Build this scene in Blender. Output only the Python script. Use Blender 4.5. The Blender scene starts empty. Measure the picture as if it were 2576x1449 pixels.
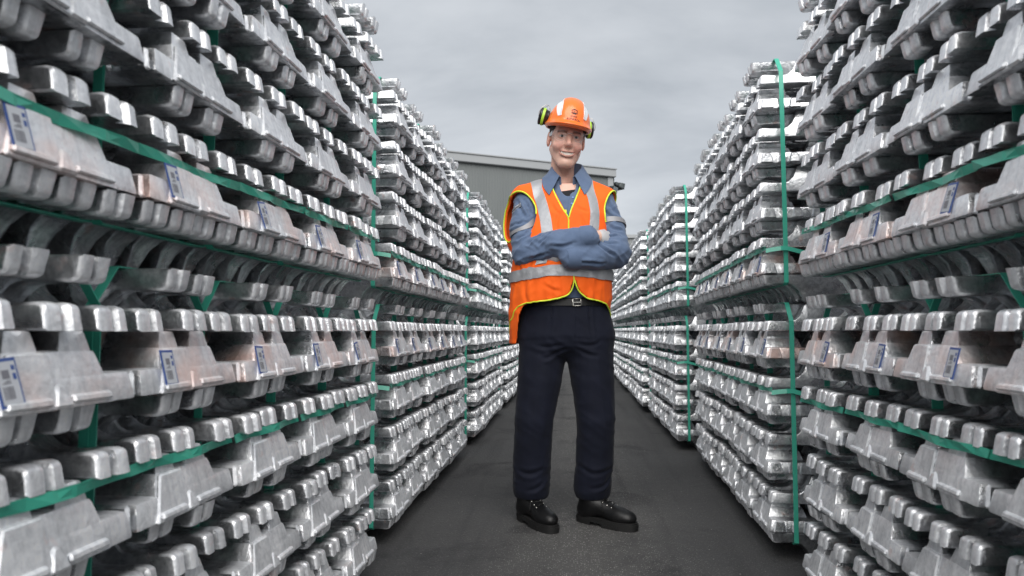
import bpy, bmesh, math, random
import numpy as np
from mathutils import Vector, Matrix, Euler
R = math.radians
random.seed(7)
scene = bpy.context.scene
COL = scene.collection

# ------------------------------------------------------------------ camera
CAM_H = 0.86
cam_data = bpy.data.cameras.new("camera")
cam = bpy.data.objects.new("camera", cam_data); COL.objects.link(cam)
cam_data.sensor_width = 36.0
cam_data.lens = 36.0 * 1687 / 2576
cam_data.clip_start = 0.05; cam_data.clip_end = 3000
cam.location = (0, 0, CAM_H)
cam.rotation_euler = (R(90 + 3.65), 0, R(5.32))
cam_data.dof.use_dof = True
cam_data.dof.focus_distance = 2.95
cam_data.dof.aperture_fstop = 5.0
scene.camera = cam

# ------------------------------------------------------------------ light
SUN_EL, SUN_AZ = 42, 175      # sun behind the cloud, over the camera's shoulder, so a very broad soft source; azimuth clockwise from +Y
w = bpy.data.worlds.new("World"); scene.world = w; w.use_nodes = True
nt = w.node_tree; nt.nodes.clear()
def N(nt, t, **k):
    n = nt.nodes.new(t)
    for a, v in k.items(): setattr(n, a, v)
    return n
L = nt.links.new
out = N(nt, 'ShaderNodeOutputWorld')
sky = N(nt, 'ShaderNodeTexSky', sky_type='NISHITA', sun_disc=False, sun_elevation=R(SUN_EL), sun_rotation=R(SUN_AZ),
        air_density=1.0, dust_density=2.0, ozone_density=1.0)
bg1 = N(nt, 'ShaderNodeBackground'); bg1.inputs['Strength'].default_value = 0.05
L(sky.outputs[0], bg1.inputs[0])
# the cloud deck: grey stratus with soft darker bands, flattened towards the horizon as a real layer is
tc = N(nt, 'ShaderNodeTexCoord')
sep = N(nt, 'ShaderNodeSeparateXYZ'); L(tc.outputs['Generated'], sep.inputs[0])
zc = N(nt, 'ShaderNodeMath', operation='MAXIMUM'); L(sep.outputs['Z'], zc.inputs[0]); zc.inputs[1].default_value = 0.0
za = N(nt, 'ShaderNodeMath', operation='ADD'); L(zc.outputs[0], za.inputs[0]); za.inputs[1].default_value = 0.22
dx = N(nt, 'ShaderNodeMath', operation='DIVIDE'); L(sep.outputs['X'], dx.inputs[0]); L(za.outputs[0], dx.inputs[1])
dy = N(nt, 'ShaderNodeMath', operation='DIVIDE'); L(sep.outputs['Y'], dy.inputs[0]); L(za.outputs[0], dy.inputs[1])
cmb = N(nt, 'ShaderNodeCombineXYZ'); L(dx.outputs[0], cmb.inputs[0]); L(dy.outputs[0], cmb.inputs[1])
mp = N(nt, 'ShaderNodeMapping'); L(cmb.outputs[0], mp.inputs[0])
mp.inputs['Location'].default_value = (3.1, 1.7, 0.4); mp.inputs['Rotation'].default_value = (0, 0, R(-14))
mp.inputs['Scale'].default_value = (0.8, 1.25, 1)
n1 = N(nt, 'ShaderNodeTexNoise'); L(mp.outputs[0], n1.inputs[0])
n1.inputs['Scale'].default_value = 1.1; n1.inputs['Detail'].default_value = 6; n1.inputs['Roughness'].default_value = 0.54
n1.inputs['Distortion'].default_value = 0.3
rp = N(nt, 'ShaderNodeValToRGB'); L(n1.outputs['Fac'], rp.inputs[0])
e = rp.color_ramp.elements
e[0].position = 0.33; e[0].color = (0.178, 0.192, 0.208, 1)
e[1].position = 0.67; e[1].color = (0.310, 0.322, 0.337, 1)
m_ = e.new(0.48); m_.color = (0.245, 0.258, 0.274, 1)
bg2 = N(nt, 'ShaderNodeBackground'); bg2.inputs['Strength'].default_value = 1.0
L(rp.outputs[0], bg2.inputs[0])
mx = N(nt, 'ShaderNodeMixShader'); mx.inputs[0].default_value = 0.93
L(bg1.outputs[0], mx.inputs[1]); L(bg2.outputs[0], mx.inputs[2]); L(mx.outputs[0], out.inputs[0])

sd = bpy.data.lights.new("sun", 'SUN'); sun = bpy.data.objects.new("sun", sd); COL.objects.link(sun)
sd.energy = 1.5; sd.angle = R(60); sd.color = (1.0, 0.97, 0.93)
az, el = R(SUN_AZ), R(SUN_EL)
sv = Vector((math.sin(az) * math.cos(el), math.cos(az) * math.cos(el), math.sin(el)))
sun.rotation_euler = sv.to_track_quat('Z', 'Y').to_euler()
sun.location = (-3, -8, 12)

vs = scene.view_settings
vs.view_transform = 'Standard'; vs.look = 'None'; vs.exposure = 1.32; vs.gamma = 1.0
scene.render.film_transparent = False
scene.cycles.max_bounces = 8; scene.cycles.glossy_bounces = 6; scene.cycles.diffuse_bounces = 4
scene.cycles.transparent_max_bounces = 8; scene.cycles.transmission_bounces = 6
scene.cycles.use_denoising = True

# ------------------------------------------------------------------ helpers
def tag(o, label=None, cat=None, group=None, kind=None):
    if label: o['label'] = label
    if cat: o['category'] = cat
    if group: o['group'] = group
    if kind: o['kind'] = kind
    return o
def empty(name, loc=(0, 0, 0), rz=0.0):
    o = bpy.data.objects.new(name, None); COL.objects.link(o)
    o.location = loc; o.rotation_euler = (0, 0, rz); o.empty_display_size = 0.1
    return o
def link(name, me, parent=None, loc=(0, 0, 0), rot=(0, 0, 0)):
    o = bpy.data.objects.new(name, me); COL.objects.link(o)
    o.parent = parent; o.location = loc; o.rotation_euler = rot
    return o
def finish(bm, name, mats, angle=None, smooth=True):
    me = bpy.data.meshes.new(name)
    bmesh.ops.recalc_face_normals(bm, faces=bm.faces)
    bm.to_mesh(me); bm.free()
    for m in (mats if isinstance(mats, (list, tuple)) else [mats]): me.materials.append(m)
    if smooth:
        me.polygons.foreach_set('use_smooth', [True] * len(me.polygons))
        if angle is not None: me.set_sharp_from_angle(angle=R(angle))
    me.update()
    return me
def hexa(bm, b, t, z0, z1, mat=0, bevel=0.0, seg=1):
    """frustum from bottom rectangle b=(x0,x1,y0,y1) at z0 to top rectangle t at z1"""
    q = [(b[0], b[2], z0), (b[1], b[2], z0), (b[1], b[3], z0), (b[0], b[3], z0),
         (t[0], t[2], z1), (t[1], t[2], z1), (t[1], t[3], z1), (t[0], t[3], z1)]
    v = [bm.verts.new(p) for p in q]
    F = [bm.faces.new([v[i] for i in f]) for f in ((3, 2, 1, 0), (4, 5, 6, 7), (0, 1, 5, 4), (1, 2, 6, 5), (2, 3, 7, 6), (3, 0, 4, 7))]
    for f in F: f.material_index = mat
    if bevel:
        ed = list({e for f in F for e in f.edges})
        bmesh.ops.bevel(bm, geom=ed, offset=bevel, segments=seg, profile=0.6, affect='EDGES', clamp_overlap=True)
    return v
def box(bm, x0, x1, y0, y1, z0, z1, mat=0, bevel=0.0, seg=1):
    return hexa(bm, (x0, x1, y0, y1), (x0, x1, y0, y1), z0, z1, mat, bevel, seg)
def tube(bm, pts, rad, n=8, mat=0, closed=False, flat=None):
    """tube along a polyline; rad is a number or a list"""
    P = [Vector(p) for p in pts]; rings = []
    up = Vector((0, 0, 1)); prev = None
    for i, p in enumerate(P):
        a = P[i - 1] if (i > 0 or closed) else p
        b = P[(i + 1) % len(P)] if (i < len(P) - 1 or closed) else p
        t = (b - a).normalized()
        if prev is None:
            s = t.cross(up)
            if s.length < 1e-3: s = t.cross(Vector((0, 1, 0)))
            s.normalize()
        else:
            s = (prev - t * prev.dot(t))
            s.normalize()
        prev = s; u = s.cross(t)
        r = rad[i] if isinstance(rad, (list, tuple)) else rad
        rings.append([bm.verts.new(p + s * (math.cos(k * 2 * math.pi / n) * r) + u * (math.sin(k * 2 * math.pi / n) * r)) for k in range(n)])
    m = len(rings)
    for i in range(m if closed else m - 1):
        A, B = rings[i], rings[(i + 1) % m]
        for k in range(n):
            f = bm.faces.new((A[k], A[(k + 1) % n], B[(k + 1) % n], B[k])); f.material_index = mat
    if not closed:
        bm.faces.new(rings[0][::-1]).material_index = mat; bm.faces.new(rings[-1]).material_index = mat
    return rings

# ------------------------------------------------------------------ materials
def mat(name, col, rough=0.6, metal=0.0, spec=0.5, **kw):
    m = bpy.data.materials.new(name); m.use_nodes = True
    b = m.node_tree.nodes['Principled BSDF']
    b.inputs['Base Color'].default_value = (*col, 1); b.inputs['Roughness'].default_value = rough
    b.inputs['Metallic'].default_value = metal; b.inputs['Specular IOR Level'].default_value = spec
    for k, v in kw.items(): b.inputs[k].default_value = v
    return m
def bump(m, scale, strength, dist=0.002, detail=3, stretch=(1, 1, 1), coord='Object', input_from=None):
    nt = m.node_tree; b = nt.nodes['Principled BSDF']
    tc = N(nt, 'ShaderNodeTexCoord'); mp = N(nt, 'ShaderNodeMapping'); mp.inputs['Scale'].default_value = stretch
    nt.links.new(tc.outputs[coord], mp.inputs[0])
    n = N(nt, 'ShaderNodeTexNoise'); n.inputs['Scale'].default_value = scale; n.inputs['Detail'].default_value = detail
    nt.links.new(mp.outputs[0], n.inputs[0])
    bp = N(nt, 'ShaderNodeBump'); bp.inputs['Strength'].default_value = strength; bp.inputs['Distance'].default_value = dist
    nt.links.new(n.outputs['Fac'], bp.inputs['Height'])
    prev = b.inputs['Normal'].links[0].from_socket if b.inputs['Normal'].links else None
    if prev: nt.links.new(prev, bp.inputs['Normal'])
    nt.links.new(bp.outputs[0], b.inputs['Normal'])
    return n
def vary(m, c0, c1, scale, detail=4, stretch=(1, 1, 1), lo=0.35, hi=0.65, rough=None, coord='Object'):
    """base colour from a noise between two colours"""
    nt = m.node_tree; b = nt.nodes['Principled BSDF']
    tc = N(nt, 'ShaderNodeTexCoord'); mp = N(nt, 'ShaderNodeMapping'); mp.inputs['Scale'].default_value = stretch
    nt.links.new(tc.outputs[coord], mp.inputs[0])
    n = N(nt, 'ShaderNodeTexNoise'); n.inputs['Scale'].default_value = scale; n.inputs['Detail'].default_value = detail
    nt.links.new(mp.outputs[0], n.inputs[0])
    r = N(nt, 'ShaderNodeValToRGB'); r.color_ramp.elements[0].position = lo; r.color_ramp.elements[1].position = hi
    r.color_ramp.elements[0].color = (*c0, 1); r.color_ramp.elements[1].color = (*c1, 1)
    nt.links.new(n.outputs['Fac'], r.inputs[0]); nt.links.new(r.outputs[0], b.inputs['Base Color'])
    if rough:
        q = N(nt, 'ShaderNodeMapRange'); q.inputs['To Min'].default_value = rough[0]; q.inputs['To Max'].default_value = rough[1]
        nt.links.new(n.outputs['Fac'], q.inputs['Value']); nt.links.new(q.outputs[0], b.inputs['Roughness'])
    return r

def aluminium(name, stain=0.0, end_light=(0.322, 0.342)):
    m = mat(name, (0.8, 0.81, 0.82), 0.34, 1.0)
    nt = m.node_tree; b = nt.nodes['Principled BSDF']; K = nt.links.new
    tc = N(nt, 'ShaderNodeTexCoord'); oi = N(nt, 'ShaderNodeObjectInfo')
    off = N(nt, 'ShaderNodeVectorMath', operation='SCALE'); off.inputs['Scale'].default_value = 40
    K(oi.outputs['Random'], off.inputs[0])
    add = N(nt, 'ShaderNodeVectorMath', operation='ADD'); K(tc.outputs['Object'], add.inputs[0]); K(off.outputs[0], add.inputs[1])
    # oxide bloom: patches of duller, whiter skin
    n1 = N(nt, 'ShaderNodeTexNoise'); n1.inputs['Scale'].default_value = 14; n1.inputs['Detail'].default_value = 5; K(add.outputs[0], n1.inputs[0])
    # draw marks running up the casting
    mp = N(nt, 'ShaderNodeMapping'); mp.inputs['Scale'].default_value = (14, 90, 9); K(add.outputs[0], mp.inputs[0])
    n2 = N(nt, 'ShaderNodeTexNoise'); n2.inputs['Scale'].default_value = 1.0; n2.inputs['Detail'].default_value = 4; K(mp.outputs[0], n2.inputs[0])
    r1 = N(nt, 'ShaderNodeValToRGB'); K(n1.outputs['Fac'], r1.inputs[0])
    r1.color_ramp.elements[0].position = .3; r1.color_ramp.elements[0].color = (0.60, 0.612, 0.625, 1)
    r1.color_ramp.elements[1].position = .7; r1.color_ramp.elements[1].color = (0.84, 0.848, 0.858, 1)
    r2 = N(nt, 'ShaderNodeValToRGB'); K(n2.outputs['Fac'], r2.inputs[0])
    r2.color_ramp.elements[0].position = .32; r2.color_ramp.elements[0].color = (0.72, 0.73, 0.75, 1)
    r2.color_ramp.elements[1].position = .55; r2.color_ramp.elements[1].color = (1, 1, 1, 1)
    mu = N(nt, 'ShaderNodeMix', data_type='RGBA', blend_type='MULTIPLY'); mu.inputs[0].default_value = 1
    K(r1.outputs[0], mu.inputs[6]); K(r2.outputs[0], mu.inputs[7])
    # each ingot a little lighter or darker
    br = N(nt, 'ShaderNodeMapRange'); br.inputs['To Min'].default_value = 0.84; br.inputs['To Max'].default_value = 1.06; K(oi.outputs['Random'], br.inputs['Value'])
    mv = N(nt, 'ShaderNodeMix', data_type='RGBA', blend_type='MULTIPLY'); mv.inputs[0].default_value = 1
    K(mu.outputs[2], mv.inputs[6]); K(br.outputs[0], mv.inputs[7])
    # fine stipple of the chilled skin and a few dark scuffs
    n6 = N(nt, 'ShaderNodeTexNoise'); n6.inputs['Scale'].default_value = 85; n6.inputs['Detail'].default_value = 6; n6.inputs['Roughness'].default_value = .7; K(add.outputs[0], n6.inputs[0])
    r6 = N(nt, 'ShaderNodeValToRGB'); K(n6.outputs['Fac'], r6.inputs[0])
    r6.color_ramp.elements[0].position = .36; r6.color_ramp.elements[0].color = (0.55, 0.56, 0.58, 1)
    r6.color_ramp.elements[1].position = .60; r6.color_ramp.elements[1].color = (1.06, 1.06, 1.06, 1)
    m6 = N(nt, 'ShaderNodeMix', data_type='RGBA', blend_type='MULTIPLY'); m6.inputs[0].default_value = .6
    K(mv.outputs[2], m6.inputs[6]); K(r6.outputs[0], m6.inputs[7])
    n7 = N(nt, 'ShaderNodeTexNoise'); n7.inputs['Scale'].default_value = 24; n7.inputs['Detail'].default_value = 7; n7.inputs['Roughness'].default_value = .65; n7.inputs['Distortion'].default_value = 1.5; K(add.outputs[0], n7.inputs[0])
    r7 = N(nt, 'ShaderNodeValToRGB'); K(n7.outputs['Fac'], r7.inputs[0])
    r7.color_ramp.elements[0].position = .33; r7.color_ramp.elements[0].color = (0.50, 0.51, 0.53, 1)
    r7.color_ramp.elements[1].position = .47; r7.color_ramp.elements[1].color = (1, 1, 1, 1)
    m7 = N(nt, 'ShaderNodeMix', data_type='RGBA', blend_type='MULTIPLY'); m7.inputs[0].default_value = .6
    K(m6.outputs[2], m7.inputs[6]); K(r7.outputs[0], m7.inputs[7])
    col = m7.outputs[2]
    rg = N(nt, 'ShaderNodeMapRange'); rg.inputs['From Min'].default_value = .3; rg.inputs['From Max'].default_value = .7
    rg.inputs['To Min'].default_value = 0.20; rg.inputs['To Max'].default_value = 0.40; K(n1.outputs['Fac'], rg.inputs['Value'])
    rough = rg.outputs[0]
    # marker paint: small rust red dabs on a few spots, broad orange wash on the labelled ingots
    n3 = N(nt, 'ShaderNodeTexNoise'); n3.inputs['Scale'].default_value = 9 if stain else 26; n3.inputs['Detail'].default_value = 6; K(add.outputs[0], n3.inputs[0])
    r3 = N(nt, 'ShaderNodeValToRGB'); K(n3.outputs['Fac'], r3.inputs[0])
    if stain:
        r3.color_ramp.elements[0].position = .47; r3.color_ramp.elements[1].position = .72
    else:
        r3.color_ramp.elements[0].position = .64; r3.color_ramp.elements[1].position = .74
    r3.color_ramp.elements[0].color = (0, 0, 0, 1); r3.color_ramp.elements[1].color = (stain or .42,) * 3 + (1,)
    mo = N(nt, 'ShaderNodeMix', data_type='RGBA'); K(r3.outputs[0], mo.inputs[0]); K(col, mo.inputs[6])
    mo.inputs[7].default_value = (0.66, 0.27, 0.15, 1) if stain else (0.36, 0.13, 0.08, 1)
    # cast ends: rough skin, with lit highlights painted in as paler colour; flanks stay smooth
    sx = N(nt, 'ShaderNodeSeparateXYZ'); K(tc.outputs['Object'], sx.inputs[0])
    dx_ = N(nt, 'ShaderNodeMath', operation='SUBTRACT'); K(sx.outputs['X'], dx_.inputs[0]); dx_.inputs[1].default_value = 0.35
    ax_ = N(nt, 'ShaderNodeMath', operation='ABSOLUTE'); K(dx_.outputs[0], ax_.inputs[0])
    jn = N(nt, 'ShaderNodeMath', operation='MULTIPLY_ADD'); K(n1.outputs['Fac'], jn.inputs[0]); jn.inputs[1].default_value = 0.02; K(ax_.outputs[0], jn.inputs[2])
    fr_ = N(nt, 'ShaderNodeMapRange'); K(jn.outputs[0], fr_.inputs['Value']); fr_.inputs['From Min'].default_value = end_light[0]; fr_.inputs['From Max'].default_value = end_light[1]
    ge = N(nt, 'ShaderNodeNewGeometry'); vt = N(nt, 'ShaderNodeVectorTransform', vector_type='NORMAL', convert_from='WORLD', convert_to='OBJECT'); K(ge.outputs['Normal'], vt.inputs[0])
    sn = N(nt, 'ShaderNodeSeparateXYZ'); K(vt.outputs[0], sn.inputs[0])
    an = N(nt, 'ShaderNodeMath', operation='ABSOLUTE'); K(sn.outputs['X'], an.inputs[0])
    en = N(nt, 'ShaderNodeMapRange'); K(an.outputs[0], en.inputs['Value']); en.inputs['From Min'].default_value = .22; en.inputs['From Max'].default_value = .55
    zn = N(nt, 'ShaderNodeMapRange'); K(sn.outputs['Z'], zn.inputs['Value']); zn.inputs['From Min'].default_value = .25; zn.inputs['From Max'].default_value = .6  # up-facing edges near the ends get the painted highlight too
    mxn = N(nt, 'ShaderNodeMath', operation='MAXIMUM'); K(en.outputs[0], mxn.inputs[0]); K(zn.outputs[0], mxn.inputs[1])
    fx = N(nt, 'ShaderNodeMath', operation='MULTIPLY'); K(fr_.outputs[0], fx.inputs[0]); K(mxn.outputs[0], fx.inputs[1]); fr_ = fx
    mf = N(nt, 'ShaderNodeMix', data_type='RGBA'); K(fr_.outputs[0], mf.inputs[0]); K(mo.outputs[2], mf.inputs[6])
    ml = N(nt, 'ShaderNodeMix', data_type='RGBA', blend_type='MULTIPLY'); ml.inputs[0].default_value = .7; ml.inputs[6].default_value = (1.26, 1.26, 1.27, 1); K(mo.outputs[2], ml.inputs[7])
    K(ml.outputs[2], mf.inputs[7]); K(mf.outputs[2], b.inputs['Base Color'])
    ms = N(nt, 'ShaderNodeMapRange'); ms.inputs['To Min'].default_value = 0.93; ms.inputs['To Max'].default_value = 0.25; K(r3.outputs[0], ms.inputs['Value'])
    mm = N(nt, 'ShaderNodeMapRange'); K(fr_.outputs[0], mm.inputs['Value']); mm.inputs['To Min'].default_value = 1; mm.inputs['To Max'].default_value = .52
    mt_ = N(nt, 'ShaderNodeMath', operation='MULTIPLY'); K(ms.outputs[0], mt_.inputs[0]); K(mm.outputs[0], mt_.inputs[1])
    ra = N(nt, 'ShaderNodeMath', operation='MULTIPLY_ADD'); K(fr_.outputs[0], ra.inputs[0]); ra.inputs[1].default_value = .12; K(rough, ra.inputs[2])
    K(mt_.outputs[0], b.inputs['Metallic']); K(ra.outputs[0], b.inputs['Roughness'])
    # cast skin relief
    n4 = N(nt, 'ShaderNodeTexNoise'); n4.inputs['Scale'].default_value = 120; n4.inputs['Detail'].default_value = 4; K(add.outputs[0], n4.inputs[0])
    bp = N(nt, 'ShaderNodeBump'); bp.inputs['Strength'].default_value = 0.55; bp.inputs['Distance'].default_value = 0.0022; K(n4.outputs['Fac'], bp.inputs['Height'])
    n5 = N(nt, 'ShaderNodeTexNoise'); n5.inputs['Scale'].default_value = 22; n5.inputs['Detail'].default_value = 2; K(add.outputs[0], n5.inputs[0])
    bq = N(nt, 'ShaderNodeBump'); bq.inputs['Strength'].default_value = 0.3; bq.inputs['Distance'].default_value = 0.003; K(n5.outputs['Fac'], bq.inputs['Height'])
    K(bp.outputs[0], bq.inputs['Normal']); K(bq.outputs[0], b.inputs['Normal'])
    return m
M = {}
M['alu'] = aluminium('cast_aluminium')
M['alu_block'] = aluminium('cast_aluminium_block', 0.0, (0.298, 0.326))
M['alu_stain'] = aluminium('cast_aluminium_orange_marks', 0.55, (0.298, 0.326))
M['strap'] = mat('green_strap', (0.060, 0.42, 0.30), 0.33, spec=0.5)
bump(M['strap'], 60, 0.3, 0.001)
M['lab_white'] = mat('label_paper', (0.60, 0.62, 0.66), 0.45)
M['lab_blue'] = mat('label_blue', (0.06, 0.115, 0.34), 0.45)
M['lab_grey'] = mat('label_print', (0.22, 0.22, 0.25), 0.5)
# ================================================================== ground
def ground_mat():
    m = mat('asphalt', (0.04, 0.04, 0.042), 0.8, spec=0.35)
    nt = m.node_tree; b = nt.nodes['Principled BSDF']; K = nt.links.new
    tc = N(nt, 'ShaderNodeTexCoord')
    big = N(nt, 'ShaderNodeTexNoise'); big.inputs['Scale'].default_value = 0.9; big.inputs['Detail'].default_value = 6; K(tc.outputs['Object'], big.inputs[0])
    r = N(nt, 'ShaderNodeValToRGB'); K(big.outputs['Fac'], r.inputs[0])
    r.color_ramp.elements[0].position = .3; r.color_ramp.elements[0].color = (0.054, 0.054, 0.056, 1)
    r.color_ramp.elements[1].position = .7; r.color_ramp.elements[1].color = (0.084, 0.083, 0.083, 1)
    # worn wheel track along the middle of the lane shows the stone more
    sp = N(nt, 'ShaderNodeSeparateXYZ'); K(tc.outputs['Object'], sp.inputs[0])
    ab = N(nt, 'ShaderNodeMath', operation='ABSOLUTE'); sh = N(nt, 'ShaderNodeMath', operation='ADD'); sh.inputs[1].default_value = -0.05
    K(sp.outputs['X'], sh.inputs[0]); K(sh.outputs[0], ab.inputs[0])
    nw = N(nt, 'ShaderNodeTexNoise'); nw.inputs['Scale'].default_value = 3; nw.inputs['Detail'].default_value = 5; K(tc.outputs['Object'], nw.inputs[0])
    ad = N(nt, 'ShaderNodeMath', operation='MULTIPLY_ADD'); K(nw.outputs['Fac'], ad.inputs[0]); ad.inputs[1].default_value = 0.5; K(ab.outputs[0], ad.inputs[2])
    wr = N(nt, 'ShaderNodeMapRange'); K(ad.outputs[0], wr.inputs['Value'])
    wr.inputs['From Min'].default_value = 0.30; wr.inputs['From Max'].default_value = 0.68; wr.inputs['To Min'].default_value = 1; wr.inputs['To Max'].default_value = 0
    # stone chips
    vo = N(nt, 'ShaderNodeTexVoronoi'); vo.inputs['Scale'].default_value = 150; K(tc.outputs['Object'], vo.inputs[0])
    cr = N(nt, 'ShaderNodeSeparateColor'); K(vo.outputs['Color'], cr.inputs[0])
    th = N(nt, 'ShaderNodeMapRange'); K(cr.outputs[0], th.inputs['Value']); th.inputs['From Min'].default_value = .52; th.inputs['From Max'].default_value = 1.0
    d0 = N(nt, 'ShaderNodeMapRange'); K(vo.outputs['Distance'], d0.inputs['Value']); d0.inputs['From Min'].default_value = .45; d0.inputs['From Max'].default_value = .2
    ch = N(nt, 'ShaderNodeMath', operation='MULTIPLY'); K(th.outputs[0], ch.inputs[0]); K(d0.outputs[0], ch.inputs[1])
    cw = N(nt, 'ShaderNodeMapRange'); K(wr.outputs[0], cw.inputs['Value']); cw.inputs['To Min'].default_value = .22; cw.inputs['To Max'].default_value = 0.95
    cm = N(nt, 'ShaderNodeMath', operation='MULTIPLY'); K(ch.outputs[0], cm.inputs[0]); K(cw.outputs[0], cm.inputs[1])
    # the trodden middle is greyer, old oil and rubber make darker blots along the stacks
    wl = N(nt, 'ShaderNodeMath', operation='MULTIPLY'); K(wr.outputs[0], wl.inputs[0]); wl.inputs[1].default_value = .55
    mw_ = N(nt, 'ShaderNodeMix', data_type='RGBA'); K(wl.outputs[0], mw_.inputs[0]); K(r.outputs[0], mw_.inputs[6]); mw_.inputs[7].default_value = (0.115, 0.112, 0.108, 1)
    ns = N(nt, 'ShaderNodeTexNoise'); ns.inputs['Scale'].default_value = 2.3; ns.inputs['Detail'].default_value = 7; ns.inputs['Roughness'].default_value = .62; ns.inputs['Distortion'].default_value = .8; K(tc.outputs['Object'], ns.inputs[0])
    so = N(nt, 'ShaderNodeMapRange'); K(ns.outputs['Fac'], so.inputs['Value']); so.inputs['From Min'].default_value = .54; so.inputs['From Max'].default_value = .66; so.inputs['To Max'].default_value = .62
    mo_ = N(nt, 'ShaderNodeMix', data_type='RGBA'); K(so.outputs[0], mo_.inputs[0]); K(mw_.outputs[2], mo_.inputs[6]); mo_.inputs[7].default_value = (0.026, 0.026, 0.028, 1)
    # rubber drag lines along the lane
    mt2 = N(nt, 'ShaderNodeMapping'); mt2.inputs['Scale'].default_value = (9, .35, 1); K(tc.outputs['Object'], mt2.inputs[0])
    nl = N(nt, 'ShaderNodeTexNoise'); nl.inputs['Scale'].default_value = 1.0; nl.inputs['Detail'].default_value = 6; K(mt2.outputs[0], nl.inputs[0])
    sl_ = N(nt, 'ShaderNodeMapRange'); K(nl.outputs['Fac'], sl_.inputs['Value']); sl_.inputs['From Min'].default_value = .52; sl_.inputs['From Max'].default_value = .68; sl_.inputs['To Max'].default_value = .45
    md = N(nt, 'ShaderNodeMix', data_type='RGBA'); K(sl_.outputs[0], md.inputs[0]); K(mo_.outputs[2], md.inputs[6]); md.inputs[7].default_value = (0.030, 0.030, 0.031, 1)
    m1 = N(nt, 'ShaderNodeMix', data_type='RGBA'); K(cm.outputs[0], m1.inputs[0]); K(md.outputs[2], m1.inputs[6]); m1.inputs[7].default_value = (0.46, 0.45, 0.43, 1)
    # rare bright crumbs
    v2 = N(nt, 'ShaderNodeTexVoronoi'); v2.inputs['Scale'].default_value = 26; K(tc.outputs['Object'], v2.inputs[0])
    q2 = N(nt, 'ShaderNodeMapRange'); K(v2.outputs['Distance'], q2.inputs['Value']); q2.inputs['From Min'].default_value = .085; q2.inputs['From Max'].default_value = .05
    c2 = N(nt, 'ShaderNodeSeparateColor'); K(v2.outputs['Color'], c2.inputs[0])
    t2 = N(nt, 'ShaderNodeMath', operation='GREATER_THAN'); K(c2.outputs[1], t2.inputs[0]); t2.inputs[1].default_value = .8
    p2 = N(nt, 'ShaderNodeMath', operation='MULTIPLY'); K(q2.outputs[0], p2.inputs[0]); K(t2.outputs[0], p2.inputs[1])
    m2 = N(nt, 'ShaderNodeMix', data_type='RGBA'); K(p2.outputs[0], m2.inputs[0]); K(m1.outputs[2], m2.inputs[6]); m2.inputs[7].default_value = (0.36, 0.34, 0.32, 1)
    K(m2.outputs[2], b.inputs['Base Color'])
    bp = N(nt, 'ShaderNodeBump'); bp.inputs['Strength'].default_value = .7; bp.inputs['Distance'].default_value = .004; K(vo.outputs['Distance'], bp.inputs['Height'])
    bp2 = N(nt, 'ShaderNodeBump'); bp2.inputs['Strength'].default_value = .4; bp2.inputs['Distance'].default_value = .01
    n9 = N(nt, 'ShaderNodeTexNoise'); n9.inputs['Scale'].default_value = 40; n9.inputs['Detail'].default_value = 5; K(tc.outputs['Object'], n9.inputs[0])
    K(n9.outputs['Fac'], bp2.inputs['Height']); K(bp.outputs[0], bp2.inputs['Normal']); K(bp2.outputs[0], b.inputs['Normal'])
    return m
M['asphalt'] = ground_mat()
bm = bmesh.new(); s = 600
bm.faces.new([bm.verts.new(p) for p in ((-s, -s, 0), (s, -s, 0), (s, s, 0), (-s, s, 0))])
tag(link('ground', finish(bm, 'ground', M['asphalt'], smooth=False)), 'dark asphalt yard with worn stony track down the lane', kind='structure')

# ================================================================== warehouse beyond the stacks
M['clad'] = mat('wall_sheet', (0.165, 0.18, 0.18), 0.5, 0.0); vary(M['clad'], (0.15, 0.165, 0.166), (0.185, 0.198, 0.197), 0.35, stretch=(1, 1, .25), coord='Object')
M['clad_low'] = mat('wall_sheet_lower', (0.21, 0.225, 0.225), 0.5)
M['trim'] = mat('trim_sheet', (0.34, 0.355, 0.365), 0.5)
M['lamp_dark'] = mat('lamp_body', (0.05, 0.06, 0.062), 0.4, 0.3)
M['lamp_glass'] = mat('lamp_glass', (0.35, 0.40, 0.42), 0.12, 0.6)
M['rust'] = mat('rusty_steel', (0.10, 0.075, 0.05), 0.8)

def sheet_mesh(width, height, pitch=0.2, depth=0.022, mat_=None):
    bm = bmesh.new(); xs = []
    n = round(width / pitch)
    for i in range(n):
        x = i * pitch
        xs += [(x, 0), (x + pitch * .55, 0), (x + pitch * .65, -depth), (x + pitch * .9, -depth)]
    xs.append((width, 0))
    lo = [bm.verts.new((x, y, 0)) for x, y in xs]; hi = [bm.verts.new((x, y, height)) for x, y in xs]
    for i in range(len(xs) - 1): bm.faces.new((lo[i], lo[i + 1], hi[i + 1], hi[i]))
    return finish(bm, 'sheet', mat_, smooth=False)

WH_A = Vector((-19.4, 36.7, 0)); WH_B = Vector((2.70, 48.4, 0)); WH_H = 11.95
wd = (WH_B - WH_A); wlen = wd.length; wrot = math.atan2(wd.y, wd.x)
wh = empty('warehouse', WH_A, wrot)
tag(wh, 'large grey ribbed metal warehouse rising behind the stacks and the worker', 'warehouse')
SEAM = 6.3
sw = 1.6; me_hi = sheet_mesh(sw, WH_H - SEAM, mat_=M['clad']); me_lo = sheet_mesh(sw, SEAM - .05, mat_=M['clad_low'])
k = int(wlen / sw)
for i in range(k):
    x = wlen - (i + 1) * sw
    link('wall_sheet', me_hi, wh, (x, 0, SEAM)); link('wall_sheet', me_lo, wh, (x, .02, 0))
bm = bmesh.new(); box(bm, -.3, wlen + .28, -.28, .25, WH_H - .02, WH_H + .52, bevel=.04); link('roof_edge', finish(bm, 'roof_edge', M['trim'], smooth=False), wh)
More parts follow.
